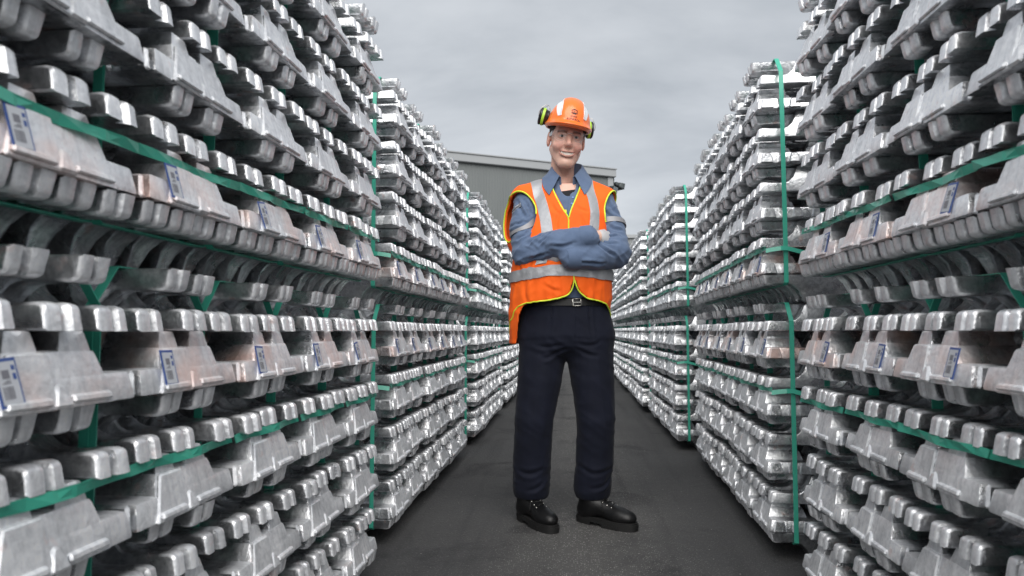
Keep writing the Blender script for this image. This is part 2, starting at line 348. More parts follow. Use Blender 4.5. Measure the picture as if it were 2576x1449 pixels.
bm = bmesh.new(); box(bm, -.3, wlen + .3, -.34, .2, WH_H + .522, WH_H + .60); link('roof_flashing', finish(bm, 'flash', M['trim'], smooth=False), wh)
bm = bmesh.new(); box(bm, wlen - .32, wlen + .12, -.10, .2, 0, WH_H - .03); link('corner_post', finish(bm, 'post', M['trim'], smooth=False), wh)
bm = bmesh.new(); box(bm, wlen + .125, wlen + .22, -.06, .2, 0, WH_H - .03); link('downpipe', finish(bm, 'pipe', M['lamp_dark'], smooth=False), wh)
bm = bmesh.new(); box(bm, 0, wlen - .33, -.05, .0, SEAM - .06, SEAM + .0); link('wall_seam', finish(bm, 'seam', M['clad'], smooth=False), wh)
bm = bmesh.new(); box(bm, wlen - 1.75, wlen - .9, -.075, -.04, 2, WH_H - 1.9); link('wall_panel', finish(bm, 'pale', M['trim'], smooth=False), wh)
for dx_ in (1.82, .72):
    bm = bmesh.new(); box(bm, wlen - dx_ - .05, wlen - dx_ + .05, -.16, -.036, 2, WH_H - 1.7); link('conduit', finish(bm, 'conduit', M['rust'], smooth=False), wh)
bm = bmesh.new(); sl = 22
v = [bm.verts.new(p) for p in ((-.3, .25, WH_H + .3), (wlen + .28, .25, WH_H + .3), (wlen + .28, sl, WH_H - .5), (-.3, sl, WH_H - .5))]; bm.faces.new(v)
v = [bm.verts.new(p) for p in ((wlen + .1, .2, 0), (wlen + .1, sl, 0), (wlen + .1, sl, WH_H - .5), (wlen + .1, .2, WH_H + .3))]; bm.faces.new(v)
link('roof', finish(bm, 'roof', M['clad'], smooth=False), wh)

def floodlight(loc, rot, label, flip):
    r = empty('floodlight', loc, rot)
    tag(r, label, 'floodlight', 'floodlights on the warehouse corner')
    bm = bmesh.new()
    tube(bm, [(0, .0, -.55), (flip * .02, -.35, -.55), (flip * .25, -.4, -.5), (flip * .3, -.4, -.2)], .045, 6)
    link('bracket', finish(bm, 'bracket', M['lamp_dark']), r)
    bm = bmesh.new(); hexa(bm, (-.22, .22, -.18, .18), (-.38, .38, -.24, .24), 0, .42, bevel=.03)
    h = link('lamp_head', finish(bm, 'head', M['lamp_dark'], 40), r, (flip * .33, -.42, -.1), (R(105), 0, flip * R(35)))
    bm = bmesh.new(); box(bm, -.33, .33, -.2, .2, .42, .45); link('lamp_glass', finish(bm, 'glass', M['lamp_glass'], smooth=False), h)
    bm = bmesh.new(); hexa(bm, (-.12, .12, -.12, .12), (-.2, .2, -.15, .15), -.3, 0.001, bevel=.03)
    link('ballast_box', finish(bm, 'ballast', M['lamp_dark'], 40), h)
def whp(x, y, z): return wh.matrix_basis @ Vector((x, y, z))
wh.matrix_basis = Matrix.Translation(WH_A) @ Matrix.Rotation(wrot, 4, 'Z')
floodlight(whp(wlen - 2.0, -.1, WH_H - .95), wrot, 'floodlight on the warehouse wall, farther from its corner post', -1)
floodlight(whp(wlen - .75, -.1, WH_H - .9), wrot, 'floodlight on the warehouse wall, right beside its pale corner post', 1)
floodlight(whp(wlen + .22, .1, WH_H - .35), wrot + R(75), 'floodlight sticking out past the warehouse corner against the sky', 1)

# lower shed far to the right
M['shed'] = mat('shed_sheet', (0.26, 0.275, 0.28), 0.55)
sh_ = empty('shed', (3.2, 62, 0), 0); tag(sh_, 'low pale grey ribbed shed seen beyond the right hand stacks', 'shed')
mes = sheet_mesh(2.0, 9.35, .25, .05, M['shed'])
for i in range(9): link('wall_sheet', mes, sh_, (i * 2.0, 0, 0))
bm = bmesh.new(); box(bm, -.2, 18.2, -.2, .2, 9.36, 9.66); link('roof_edge', finish(bm, 'se', M['trim'], smooth=False), sh_)
bm = bmesh.new(); box(bm, .05, 17.95, .06, 12, 0, 9.34); link('side_wall', finish(bm, 'sb', M['shed'], smooth=False), sh_)
# ================================================================== aluminium ingot bundles
T = 0.1075          # ingot height
BAY = 0.328         # width of a bundle along the lane
LEN = 0.70          # ingot length, away from the lane
EAR = 0.038         # thickness of the ear at an ingot's end

def bar_mesh(name, seed, ear_w=0.066):
    """cast bar: thin ear with two knuckles at each end, body rising between them"""
    rnd = random.Random(seed)
    V = [-1, -.97, -.88, -.72, -.40, -.20, -.10, 0, .10, .20, .40, .72, .88, .97, 1]
    k1, k2 = 1 + rnd.uniform(-.12, .12), 1 + rnd.uniform(-.12, .12)
    sk = rnd.uniform(-.12, .02)
    def groove(v): return math.exp(-((v - sk) / .125) ** 2)
    def edge(v): return max(0, (abs(v) - .80) / .20) ** 2
    half = [(0.0, EAR * .74, 1), (0.0020, EAR * .88, 1), (.0060, EAR * .97, 1), (.014, EAR * 1.03, .9), (.045, EAR, .45), (.075, EAR * .98, .1), (.096, EAR, 0),
            (.108, EAR * 1.12, 0), (.128, EAR * 1.6, 0), (.146, T * .93, 0), (.160, T, 0), (.35, T, 0)]
    st = half + [(LEN - x, h, g) for x, h, g in half[-2::-1]]
    bm = bmesh.new(); top = []; bot = []
    for si, (x, h, g) in enumerate(st):
        xe = min(x, LEN - x); sgn = 1 if x < LEN / 2 else -1
        f = min(1, max(0, (h - EAR) / (T - EAR)))
        wt = (ear_w * .96) * (1 - f) + .030 * f; wb = ear_w + .001
        rowt, rowb = [], []
        for v in V:
            kk = k1 if v < 0 else k2
            gx = .020 * groove(v) + .0045 * edge(v) + (.003 * (kk - 1) * 8)
            fade = max(0, 1 - xe / .042)
            xo = x + sgn * gx * fade
            z = h - .013 * groove(v) * g - .0055 * edge(v) * (1 - f * .5)
            z = max(z, .012)
            rowt.append(bm.verts.new((xo, v * wt / 2, z)))
            rowb.append(bm.verts.new((xo - sgn * .0045 * fade, v * wb / 2 , .0 if abs(v) < .97 else .003)))
        top.append(rowt); bot.append(rowb)
    n = len(V)
    for i in range(len(st) - 1):
        for j in range(n - 1):
            bm.faces.new((top[i][j], top[i + 1][j], top[i + 1][j + 1], top[i][j + 1]))
        for j in (0, 4, 6, 8):
            pass
        bm.faces.new((top[i][0], bot[i][0], bot[i + 1][0], top[i + 1][0]))
        bm.faces.new((top[i][-1], top[i + 1][-1], bot[i + 1][-1], bot[i][-1]))
        for j in range(n - 1):
            bm.faces.new((bot[i][j], bot[i][j + 1], bot[i + 1][j + 1], bot[i + 1][j]))
    for i in (0, -1):
        for j in range(n - 1): bm.faces.new((top[i][j], top[i][j + 1], bot[i][j + 1], bot[i][j]))
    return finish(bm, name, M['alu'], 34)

def block_mesh(name, seed, material):
    """cast block of hat section: low flange ears, raised stepped body with a notched crown, four lobes along its length"""
    rnd = random.Random(seed); bm = bmesh.new(); B = BAY - .008
    j = lambda a: rnd.uniform(-a, a)
    def fr(*a, **k): hexa(bm, *a, **k)
    fr((.0, LEN, .006, B - .006), (.009, LEN - .009, .014, B - .014), 0.001, .045, bevel=.008, seg=2)
    for k in range(4):
        x0 = k * .1765; x1 = x0 + .168
        a = -.0015 if k == 0 else 0; c = .0015 if k == 3 else 0
        fr((x0 + a, x1 + c, .050, B - .050), (x0 + (.020 if k == 0 else .029), x1 - (.020 if k == 3 else .029), .078, B - .078), .0, T * .74, bevel=.009, seg=2)
        fr((x0 + (.021 if k == 0 else .034), x1 - (.021 if k == 3 else .034), .080, .150 + j(.004)), (x0 + (.029 if k == 0 else .042), x1 - (.029 if k == 3 else .042), .090, .138), T * .66, T, bevel=.005, seg=2)
        fr((x0 + (.021 if k == 0 else .034), x1 - (.021 if k == 3 else .034), .176 + j(.004), B - .080), (x0 + (.029 if k == 0 else .042), x1 - (.029 if k == 3 else .042), .188, B - .090), T * .66, T - .0005, bevel=.005, seg=2)
    for s in (0, 1):         # details of both end faces, the one at the lane and the one behind
        X = (lambda x: x) if s == 0 else (lambda x: LEN - x)
        def f2(b, t, z0, z1, bv):
            bb = (min(X(b[0]), X(b[1])), max(X(b[0]), X(b[1])), b[2], b[3]); tt = (min(X(t[0]), X(t[1])), max(X(t[0]), X(t[1])), t[2], t[3])
            fr(bb, tt, z0, z1, bevel=bv)
        f2((-.0050, .05, .170, B - .054), (.0145, .05, .174, B - .083), .001, T * .72, .003)          # proud panel
        f2((-.0085, .04, .141, .183), (.0035, .04, .155, .169), .002, .036, .005)                     # pyramid stub
        f2((-.0050, .04, .064, .144), (-.002, .04, .066, .142), .008, .019, .003)                     # ledges
        f2((-.0095, .04, .182, B - .062), (-.0065, .04, .184, B - .064), .007, .018, .003)
    for yy, sg in ((.012, -1), (B - .012, 1)):   # lumps on the flange sides
        for k in range(4):
            x0 = k * .1765
            for a, b_ in ((.012, .062), (.078, .104), (.118, .162)):
                y0, y1 = (yy - .013, yy + .02) if sg < 0 else (yy - .02, yy + .013)
                t0, t1 = (yy - .004, yy + .02) if sg < 0 else (yy - .02, yy + .004)
                fr((x0 + a, x0 + b_, y0, y1), (x0 + a + .009, x0 + b_ - .009, t0, t1), .002, .043, bevel=.004)
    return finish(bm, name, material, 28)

BARS = [bar_mesh('cast_bar', s) for s in (1, 2, 3)]
FEET = [bar_mesh('cast_foot_bar', s, .070) for s in (5, 6)]
BLOCKS = [block_mesh('cast_block', s, M['alu_block']) for s in (1, 2)]
BLOCKS_ST = [block_mesh('cast_block_marked', s, M['alu_stain']) for s in (1, 2)]

def label_mesh():
    bm = bmesh.new()         # sticker lies in the XZ plane, front towards -X; y across, z up
    def r(y0, y1, z0, z1, d, mt):
        f = bm.faces.new([bm.verts.new(p) for p in ((-d, y0, z0), (-d, y1, z0), (-d, y1, z1), (-d, y0, z1))]); f.material_index = mt
    box(bm, -.0012, .0006, 0, .034, 0, .062, 1)
    r(.0025, .0315, .0035, .0575, .0016, 0)
    y = .0125
    while y < .028:
        wd_ = random.choice((.0006, .0010, .0014)); r(y, y + wd_, .010, .026, .0019, 2); y += wd_ + random.choice((.0006, .0009))
    r(.014, .025, .036, .047, .0019, 2); r(.0045, .0095, .034, .042, .0019, 1); r(.0045, .0095, .046, .052, .0019, 1)
    for k in range(3): r(.014, .027 - .003 * k, .0295 + k * .0018, .0304 + k * .0018, .0019, 2)
    return finish(bm, 'label', [M['lab_white'], M['lab_blue'], M['lab_grey']], smooth=False)
LABEL = label_mesh()

def band(bm, pts, nrm, wdt, th=.0011):
    """flat strap: points along its middle, nrm = across direction"""
    n = Vector(nrm).normalized() * (wdt / 2); P = [Vector(p) for p in pts]; ring = []
    for i, p in enumerate(P):
        t = (P[min(i + 1, len(P) - 1)] - P[max(i - 1, 0)]).normalized(); o = t.cross(n).normalized() * th
        ring.append([bm.verts.new(p + n + o), bm.verts.new(p - n + o), bm.verts.new(p - n - o), bm.verts.new(p + n - o)])
    for a, b in zip(ring, ring[1:]):
        for k in range(4): bm.faces.new((a[k], a[(k + 1) % 4], b[(k + 1) % 4], b[k]))
    bm.faces.new(ring[0]); bm.faces.new(ring[-1][::-1])

STRAP_X = .082
def hoop_mesh():
    bm = bmesh.new(); x = STRAP_X; y0, y1 = -.004, BAY - .006; zt = 9 * T
    lo = T - EAR - .002
    P = [(x, BAY * .5, lo), (x, .01, lo), (x, y0, lo + .008), (x, y0 - .001, T + .2), (x, y0, 8 * T + EAR), (x, .056, zt + .002), (x, BAY * .5, zt + .003),
         (x, BAY - .062, zt + .002), (x, y1, 8 * T + EAR), (x, y1 + .001, T + .2), (x, y1, lo + .008), (x, BAY - .016, lo), (x, BAY * .5, lo)]
    band(bm, P, (1, 0, 0), .0165)
    return finish(bm, 'hoop', M['strap'], smooth=False)
HOOP = hoop_mesh()
def belt_mesh(sag0, sag1, seed):
    rnd = random.Random(seed); bm = bmesh.new(); P = []
    for i in range(9):
        f = i / 8; P.append((.006 + .004 * math.sin(f * 9 + seed), -.004 + f * (BAY), sag0 + (sag1 - sag0) * f - .003 * math.sin(f * math.pi) + rnd.uniform(-.001, .001)))
    ring = []
    for i, p in enumerate(P):
        tw = .35 * math.sin(i * 1.7 + seed)
        d = Vector((math.sin(tw), 0, math.cos(tw))) * .0088; o = Vector((math.cos(tw), 0, -math.sin(tw))) * .0008; p = Vector(p)
        ring.append([bm.verts.new(p + d + o), bm.verts.new(p - d + o), bm.verts.new(p - d - o), bm.verts.new(p + d - o)])
    for a, b in zip(ring, ring[1:]):
        for k in range(4): bm.faces.new((a[k], a[(k + 1) % 4], b[(k + 1) % 4], b[k]))
    return finish(bm, 'belt', M['strap'], smooth=False)
BELTS = {}
def cross_belt(yq, zq):
    """strap across the end face of the last bundle of a row"""
    bm = bmesh.new(); s = -1 if yq < BAY / 2 else 1
    P = [(.008, yq, zq - .012), (.03, yq + s * .006, zq - .008), (.06, yq + s * .014, zq - .004), (STRAP_X, yq + s * .012, zq - .004), (.14, yq + s * .008, zq - .02), (.24, yq + s * .006, zq - .038), (.40, yq + s * .006, zq - .012)]
    band(bm, P, (0, .25 * -s, 1), .0175)
    return finish(bm, 'cross_belt', M['strap'], smooth=False)

ORD = ['first', 'second', 'third', 'fourth', 'fifth', 'sixth', 'seventh']
far_cache = {}
def fill_bundle(parent, rnd, marked, near_half, belt_z, end_face, gather=None):
    """build the 28 ingots and straps of one bundle under parent; gather collects (mesh, matrix) instead of objects"""
    def put(name, me, loc, rot, sub=None):
        if gather is not None:
            gather.append((me, Matrix.Translation(loc) @ Euler(rot).to_matrix().to_4x4())); return None
        return link(name, me, parent, loc, rot)
    J = lambda a: rnd.uniform(-a, a)
    FL = R(180)
    for i in range(4):                                                    # feet, ears up
        put('ingot', rnd.choice(FEET), (J(.006), .042 + i * .0808 + J(.0015), T + J(.0015)), (FL + J(.02), 0, J(.006)))
    for lay in range(1, 9):
        z = lay * T
        if lay % 2 == 1:                                                  # block layer
            st = marked and lay in marked
            o = put('ingot', rnd.choice(BLOCKS_ST if st else BLOCKS), (-.010 + J(.005), J(.0015), z), (0, 0, J(.004)))
            if o and st:
                near = near_half
                yy = (.062 + J(.006)) if near else (BAY - .008 - .062 - .034 + J(.006))
                # lies on the sloping face: x = .029/(.76T) per metre of height
                tilt = math.atan(.0215 / (T * .76)); pr = -.0040 if near else -.0075
                link('label', LABEL, o, (pr + .012 * math.tan(tilt) , yy, .014), (J(.16), tilt, 0)).scale = (1, 1.02, 1.0)
        else:
            for i in range(3):
                put('ingot', rnd.choice(BARS), (J(.009), .055 + i * .1075 + J(.006), z + J(.0012)), (J(.014), J(.003), J(.008)))
            for i in range(2):
                put('ingot', rnd.choice(BARS), (.003 + J(.010), .1085 + i * .1075 + J(.006), z + T + J(.0012)), (FL + J(.014), J(.003), J(.008)))
    put('strap', HOOP, (J(.006), 0, 0), (0, 0, 0))
    key = round(belt_z[0], 3), round(belt_z[1], 3)
    if key not in BELTS: BELTS[key] = belt_mesh(key[0], key[1], len(BELTS) + 1)
    put('strap', BELTS[key], (0, 0, 0), (0, 0, 0))
    if end_face is not None and gather is None:
        link('strap', cross_belt(end_face, belt_z[0]), parent)

def joined(seed):
    if seed in far_cache: return far_cache[seed]
    g = []; fill_bundle(None, random.Random(seed), None, True, (4 * T - .008, 4 * T - .010), None, g)
    bm = bmesh.new()
    for me, mx_ in g:
        t = bmesh.new(); t.from_mesh(me); t.transform(mx_)
        tm = bpy.data.meshes.new('t'); t.to_mesh(tm); t.free()
        n0 = len(bm.faces); bm.from_mesh(tm); bpy.data.meshes.remove(tm)
        bm.faces.ensure_lookup_table()
        mi = 1 if me.materials[0] == M['strap'] else 2 if me.materials[0] == M['alu_block'] else 0
        for f in bm.faces[n0:]: f.material_index = mi
    far_cache[seed] = finish(bm, 'far_bundle', [M['alu'], M['strap'], M['alu_block']], 34)
    return far_cache[seed]

BLK = ['nearest', 'second', 'third', 'fourth', 'fifth', 'sixth']
def stack_row(side, blk, x_near, y0, nbay, ang, detail, first_label=0):
    """side -1 left / +1 right; a block of nbay bundles wide, two bundles tall; y0 = the end towards the camera"""
    sname = 'left' if side < 0 else 'right'
    rnd = random.Random(100 + blk * 10 + side)
    for b in range(nbay):
        for tier in (0, 1):
            yc = y0 + b * BAY
            jx = rnd.uniform(-.009, .009)
            px = side * (x_near + math.tan(ang) * (yc - y0) + jx)
            # local +x must point away from the lane; local y along the lane
            if side > 0: loc = (px, yc, tier * 9 * T); rz = -ang
            else: loc = (px, yc + BAY, tier * 9 * T); rz = math.pi + ang
            where = ORD[b] + ' from the camera' if blk else ORD[nbay - 1 - b] + ' from its far end'
            lab = f"{'upper' if tier else 'lower'} silver ingot bundle, {where}, {BLK[blk]} block, {sname} side of lane"
            end_near = (b == 0); end_far = (b == nbay - 1)
            if detail:
                o = empty('ingot_bundle', loc, rz); o.rotation_euler = (rnd.uniform(-.006, .006), rnd.uniform(-.004, .004), rz + rnd.uniform(-.006, .006))
                marked = (7,) if tier == 0 else (1,)
                if blk >= 2: marked = None
                bz = 6 * T - .006 if tier == 0 else 2 * T - .006
                if tier == 1 and blk == 0 and side < 0:
                    # strap sags towards the camera on the near left block
                    s0 = lambda q: bz + .010 - .030 * max(0, min(1, (nbay - q) / 4.2))
                    za_, zb_ = s0(b + 1), s0(b)           # local y runs towards the camera on the left
                elif tier == 1 and blk == 0:
                    s0 = lambda q: bz + .010 - .030 * max(0, min(1, (nbay - q) / 4.2)); za_, zb_ = s0(b), s0(b + 1)
                else: za_ = zb_ = bz
                near_half = side > 0
                ef = None
                if end_near and blk > 0: ef = -.004 if side > 0 else BAY - .004
                if end_far: pass
                fill_bundle(o, rnd, marked, near_half, (za_, zb_), ef)
            else:
                o = link('ingot_bundle', joined(rnd.choice((11, 12, 13))), None, loc, (0, 0, rz))
            tag(o, lab, 'ingot bundle', 'strapped bundles of aluminium ingots along the lane')

#          side blk  x     y0                  n  angle  parts
stack_row(-1, 0, .695, 2.325 - 6 * BAY, 6, R(0), True)
stack_row(+1, 0, .738, 2.29 - 5 * BAY, 5, R(0), True)
stack_row(-1, 1, .738, 2.66, 6, R(0), True)
stack_row(+1, 1, .722, 2.63, 6, R(2.2), True)
stack_row(-1, 2, .735, 5.02, 6, R(0.6), True)
stack_row(+1, 2, .732, 4.95, 6, R(0), True)
stack_row(-1, 3, .745, 7.40, 6, R(0), False)
stack_row(+1, 3, .705, 7.16, 6, R(0), False)
stack_row(-1, 4, .75, 9.75, 6, R(0), False)
stack_row(+1, 4, .70, 9.45, 6, R(0), False)
stack_row(-1, 5, .75, 12.1, 6, R(0), False)
stack_row(+1, 5, .71, 11.8, 6, R(0), False)
# ================================================================== the worker
# ---- small signed-distance toolkit: shapes are blended as fields, then skinned with one continuous surface
def vlen(a): return np.sqrt((a * a).sum(-1))
def ellipsoid(P, c, r):
    q = (P - np.array(c)) ; r = np.array(r, float)
    k0 = vlen(q / r); k1 = vlen(q / (r * r))
    return k0 * (k0 - 1) / np.maximum(k1, 1e-9)
def cone(P, a, b, ra, rb):
    a = np.array(a, float); b = np.array(b, float); ab = b - a
    t = np.clip(((P - a) @ ab) / (ab @ ab), 0, 1)
    return vlen(P - a - t[..., None] * ab) - (ra + (rb - ra) * t)
def chain(P, pts, rad, k=.02):
    d = None
    for i in range(len(pts) - 1):
        e = cone(P, pts[i], pts[i + 1], rad[i], rad[i + 1]); d = e if d is None else smin(d, e, k)
    return d
def smin(a, b, k):
    h = np.clip(.5 + .5 * (b - a) / k, 0, 1)
    return b + (a - b) * h - k * h * (1 - h)
def smax(a, b, k): return -smin(-a, -b, k)
def loft(P, tab, power=2.2):
    """tab rows: z, half width, half depth, cx, cy"""
    tab = np.array(tab, float); z = P[..., 2]
    a, b, cx, cy = (np.interp(z, tab[:, 0], tab[:, i]) for i in (1, 2, 3, 4))
    x = np.abs(P[..., 0] - cx) / a; y = np.abs(P[..., 1] - cy) / b
    d = ((x ** power + y ** power) ** (1 / power) - 1) * np.minimum(a, b)
    return np.maximum(d, np.maximum(tab[0, 0] - z, z - tab[-1, 0]))
def axis_pts(lo, hi, h): return np.linspace(lo, hi, max(2, int(round((hi - lo) / h)) + 1))
def surface_nets(f, xs, ys, zs):
    X, Y, Z = np.meshgrid(xs, ys, zs, indexing='ij')
    P = np.stack([X, Y, Z], -1); D = f(P).astype(np.float64)
    D[np.abs(D) < 1e-9] = 1e-9
    S = D < 0
    nx, ny, nz = S.shape
    cnt = np.zeros((nx - 1, ny - 1, nz - 1)); acc = np.zeros((nx - 1, ny - 1, nz - 1, 3))
    co = [(i, j, k) for i in (0, 1) for j in (0, 1) for k in (0, 1)]
    sl = lambda c: (slice(c[0], nx - 1 + c[0]), slice(c[1], ny - 1 + c[1]), slice(c[2], nz - 1 + c[2]))
    for a in co:
        for ax in range(3):
            if a[ax]: continue
            b = list(a); b[ax] = 1; b = tuple(b)
            da, db = D[sl(a)], D[sl(b)]; m = (da < 0) != (db < 0)
            t = np.where(m, da / np.where(m, da - db, 1), 0)
            p = P[sl(a)] + (P[sl(b)] - P[sl(a)]) * t[..., None]
            acc += np.where(m[..., None], p, 0); cnt += m
    act = cnt > 0
    idx = -np.ones(act.shape, int); idx[act] = np.arange(act.sum())
    V = acc[act] / cnt[act][:, None]
    F = []
    for ax in range(3):
        u, v = [q for q in range(3) if q != ax]
        s0 = [slice(None)] * 3; s1 = [slice(None)] * 3; s0[ax] = slice(0, -1); s1[ax] = slice(1, None)
        ch = S[tuple(s0)] != S[tuple(s1)]
        I = np.argwhere(ch)
        ok = (I[:, u] > 0) & (I[:, v] > 0) & (I[:, u] < S.shape[u] - 1) & (I[:, v] < S.shape[v] - 1)
        I = I[ok]; neg = S[tuple(s0)][I[:, 0], I[:, 1], I[:, 2]]
        q = []
        for du, dv in ((-1, -1), (0, -1), (0, 0), (-1, 0)):
            J = I.copy(); J[:, u] += du; J[:, v] += dv; q.append(idx[J[:, 0], J[:, 1], J[:, 2]])
        q = np.stack(q, 1); flip = neg if ax != 1 else ~neg
        q[~flip] = q[~flip][:, ::-1]
        F.append(q)
    return V, np.concatenate(F)
def box_nets(f, lo, hi, h):
    return surface_nets(f, axis_pts(lo[0], hi[0], h), axis_pts(lo[1], hi[1], h), axis_pts(lo[2], hi[2], h))
def np_mesh(name, V, F, mats):
    me = bpy.data.meshes.new(name)
    me.from_pydata([tuple(v) for v in V], [], [tuple(int(i) for i in f) for f in F])
    me.update()
    for m in (mats if isinstance(mats, (list, tuple)) else [mats]): me.materials.append(m)
    me.polygons.foreach_set('use_smooth', [True] * len(me.polygons))
    return me
def normals_of(f, V, h=.003):
    g = np.stack([f(V + np.eye(3)[i] * h) - f(V - np.eye(3)[i] * h) for i in range(3)], -1)
    return g / np.maximum(vlen(g)[:, None], 1e-9)
def project(f, pts, off=0.0, it=12):
    V = np.array(pts, float)
    for _ in range(it):
        d = f(V) - off; n = normals_of(f, V); V = V - n * d[:, None] * .8
    return V
_prm = np.random.RandomState(3).permutation(256); _prm = np.concatenate([_prm, _prm, _prm])
_grd = np.random.RandomState(4).normal(size=(256, 3)); _grd /= vlen(_grd)[:, None]
def perlin(P):
    P = np.asarray(P, float); I = np.floor(P).astype(int); Fr = P - I; I &= 255
    w_ = Fr * Fr * Fr * (Fr * (Fr * 6 - 15) + 10); r = 0
    for i in (0, 1):
        for j in (0, 1):
            for k in (0, 1):
                h = _prm[_prm[_prm[(I[:, 0] + i) & 255] + ((I[:, 1] + j) & 255)] + ((I[:, 2] + k) & 255)]
                g = _grd[h]; d = (g * (Fr - np.array([i, j, k]))).sum(-1)
                r = r + d * (w_[:, 0] if i else 1 - w_[:, 0]) * (w_[:, 1] if j else 1 - w_[:, 1]) * (w_[:, 2] if k else 1 - w_[:, 2])
    return r
def ridged(P): return 1 - np.abs(perlin(P)) * 2.6

def smooth_line(pts, n=24):
    P = np.array(pts, float); t = np.concatenate([[0], np.cumsum(vlen(np.diff(P, axis=0)))]); u = np.linspace(0, t[-1], n)
    # Catmull-Rom through the points
    out_ = []
    for q in u:
        i = min(np.searchsorted(t, q, 'right') - 1, len(P) - 2); i = max(i, 0); s = (q - t[i]) / (t[i + 1] - t[i])
        p0 = P[max(i - 1, 0)]; p1 = P[i]; p2 = P[i + 1]; p3 = P[min(i + 2, len(P) - 1)]
        out_.append(.5 * ((2 * p1) + (-p0 + p2) * s + (2 * p0 - 5 * p1 + 4 * p2 - p3) * s * s + (-p0 + 3 * p1 - 3 * p2 + p3) * s ** 3))
    return np.array(out_)
# ---- materials
def cloth(name, c0, c1, rough=.85, weave=420, sheen=.15, bs=.35, blotch=9):
    m = mat(name, c0, rough, spec=.25); vary(m, c0, c1, blotch, 5, lo=.3, hi=.7)
    m.node_tree.nodes['Principled BSDF'].inputs['Sheen Weight'].default_value = sheen
    bump(m, weave, bs, .0012, 2); return m
M['denim'] = cloth('blue_chambray', (0.092, 0.134, 0.222), (0.110, 0.156, 0.250), weave=300, blotch=30)
M['orange'] = cloth('orange_fabric', (0.92, 0.115, 0.008), (0.98, 0.15, 0.012), .7, sheen=0.05, bs=.12, blotch=6)
M['lime'] = mat('lime_piping', (0.66, 0.82, 0.05), .6)
M['tape'] = mat('reflective_tape', (0.36, 0.37, 0.39), .46, .35); bump(M['tape'], 30, .5, .006, 3)
M['navy'] = cloth('navy_twill', (0.0040, 0.0055, 0.0135), (0.0060, 0.0080, 0.0190), .8, sheen=.04, blotch=12)
M['black'] = mat('black_leather', (0.0045, 0.0045, 0.005), .42, spec=.4); bump(M['black'], 160, .25, .001)
M['sole'] = mat('black_rubber', (0.007, 0.007, 0.007), .7)
M['tee'] = mat('black_cotton', (0.012, 0.012, 0.016), .9)
M['steel'] = mat('buckle_steel', (0.62, 0.6, 0.56), .25, 1.0)
M['glove'] = cloth('grey_glove', (0.36, 0.37, 0.38), (0.48, 0.48, 0.49), .8, weave=260)
M['helmet'] = mat('orange_helmet_plastic', (0.95, 0.185, 0.022), .28, spec=.5, **{'Coat Weight': .25, 'Coat Roughness': .12})
M['white_tape'] = mat('white_sticker', (0.74, 0.76, 0.79), .35)
M['muff_black'] = mat('muff_black', (0.012, 0.012, 0.013), .28)
M['muff_lime'] = mat('muff_lime', (0.42, 0.72, 0.06), .35)
M['print'] = mat('dark_print', (0.022, 0.012, 0.014), .6)
M['hair'] = mat('dark_brown_hair', (0.022, 0.014, 0.010), .7); bump(M['hair'], 300, .8, .002, 2, (1, 1, .2))
M['eye_white'] = mat('eye_white', (0.62, 0.58, 0.55), .15)
M['iris'] = mat('iris', (0.055, 0.06, 0.055), .15); M['pupil'] = mat('pupil', (0.004, 0.004, 0.004), .1)
M['teeth'] = mat('teeth', (0.86, 0.83, 0.76), .2); M['mouth'] = mat('mouth_inside', (0.06, 0.015, 0.013), .5)
M['button'] = mat('blue_button', (0.05, 0.15, 0.42), .3)
def skin_mat():
    m = mat('skin', (0.5, 0.3, 0.22), .46, spec=.4, **{'Subsurface Weight': .06, 'Subsurface Scale': .008})
    m.node_tree.nodes['Principled BSDF'].inputs['Subsurface Radius'].default_value = (1, .35, .2)
    nt = m.node_tree; a = N(nt, 'ShaderNodeVertexColor', layer_name='tint')
    tc = N(nt, 'ShaderNodeTexCoord'); n = N(nt, 'ShaderNodeTexNoise'); n.inputs['Scale'].default_value = 45; n.inputs['Detail'].default_value = 4
    nt.links.new(tc.outputs['Object'], n.inputs[0])
    r = N(nt, 'ShaderNodeMapRange'); r.inputs['To Min'].default_value = .86; r.inputs['To Max'].default_value = 1.12; nt.links.new(n.outputs['Fac'], r.inputs['Value'])
    mx_ = N(nt, 'ShaderNodeMix', data_type='RGBA', blend_type='MULTIPLY'); mx_.inputs[0].default_value = 1
    nt.links.new(a.outputs[0], mx_.inputs[6]); nt.links.new(r.outputs[0], mx_.inputs[7])
    nt.links.new(mx_.outputs[2], m.node_tree.nodes['Principled BSDF'].inputs['Base Color'])
    bump(m, 500, .12, .0006, 2)
    return m
M['skin'] = skin_mat()
def lens_mat():
    m = bpy.data.materials.new('clear_lens'); m.use_nodes = True; nt = m.node_tree; nt.nodes.clear()
    o = N(nt, 'ShaderNodeOutputMaterial'); t = N(nt, 'ShaderNodeBsdfTransparent'); t.inputs[0].default_value = (.94, .95, .96, 1)
    g = N(nt, 'ShaderNodeBsdfGlossy'); g.inputs['Roughness'].default_value = .04
    fr = N(nt, 'ShaderNodeFresnel'); fr.inputs[0].default_value = 1.3; mx_ = N(nt, 'ShaderNodeMixShader')
    nt.links.new(fr.outputs[0], mx_.inputs[0]); nt.links.new(t.outputs[0], mx_.inputs[1]); nt.links.new(g.outputs[0], mx_.inputs[2]); nt.links.new(mx_.outputs[0], o.inputs[0])
    return m
M['lens'] = lens_mat()
M['clear_frame'] = mat('clear_plastic', (0.80, 0.80, 0.80), .12, **{'Transmission Weight': .5, 'IOR': 1.15, 'Alpha': .6})

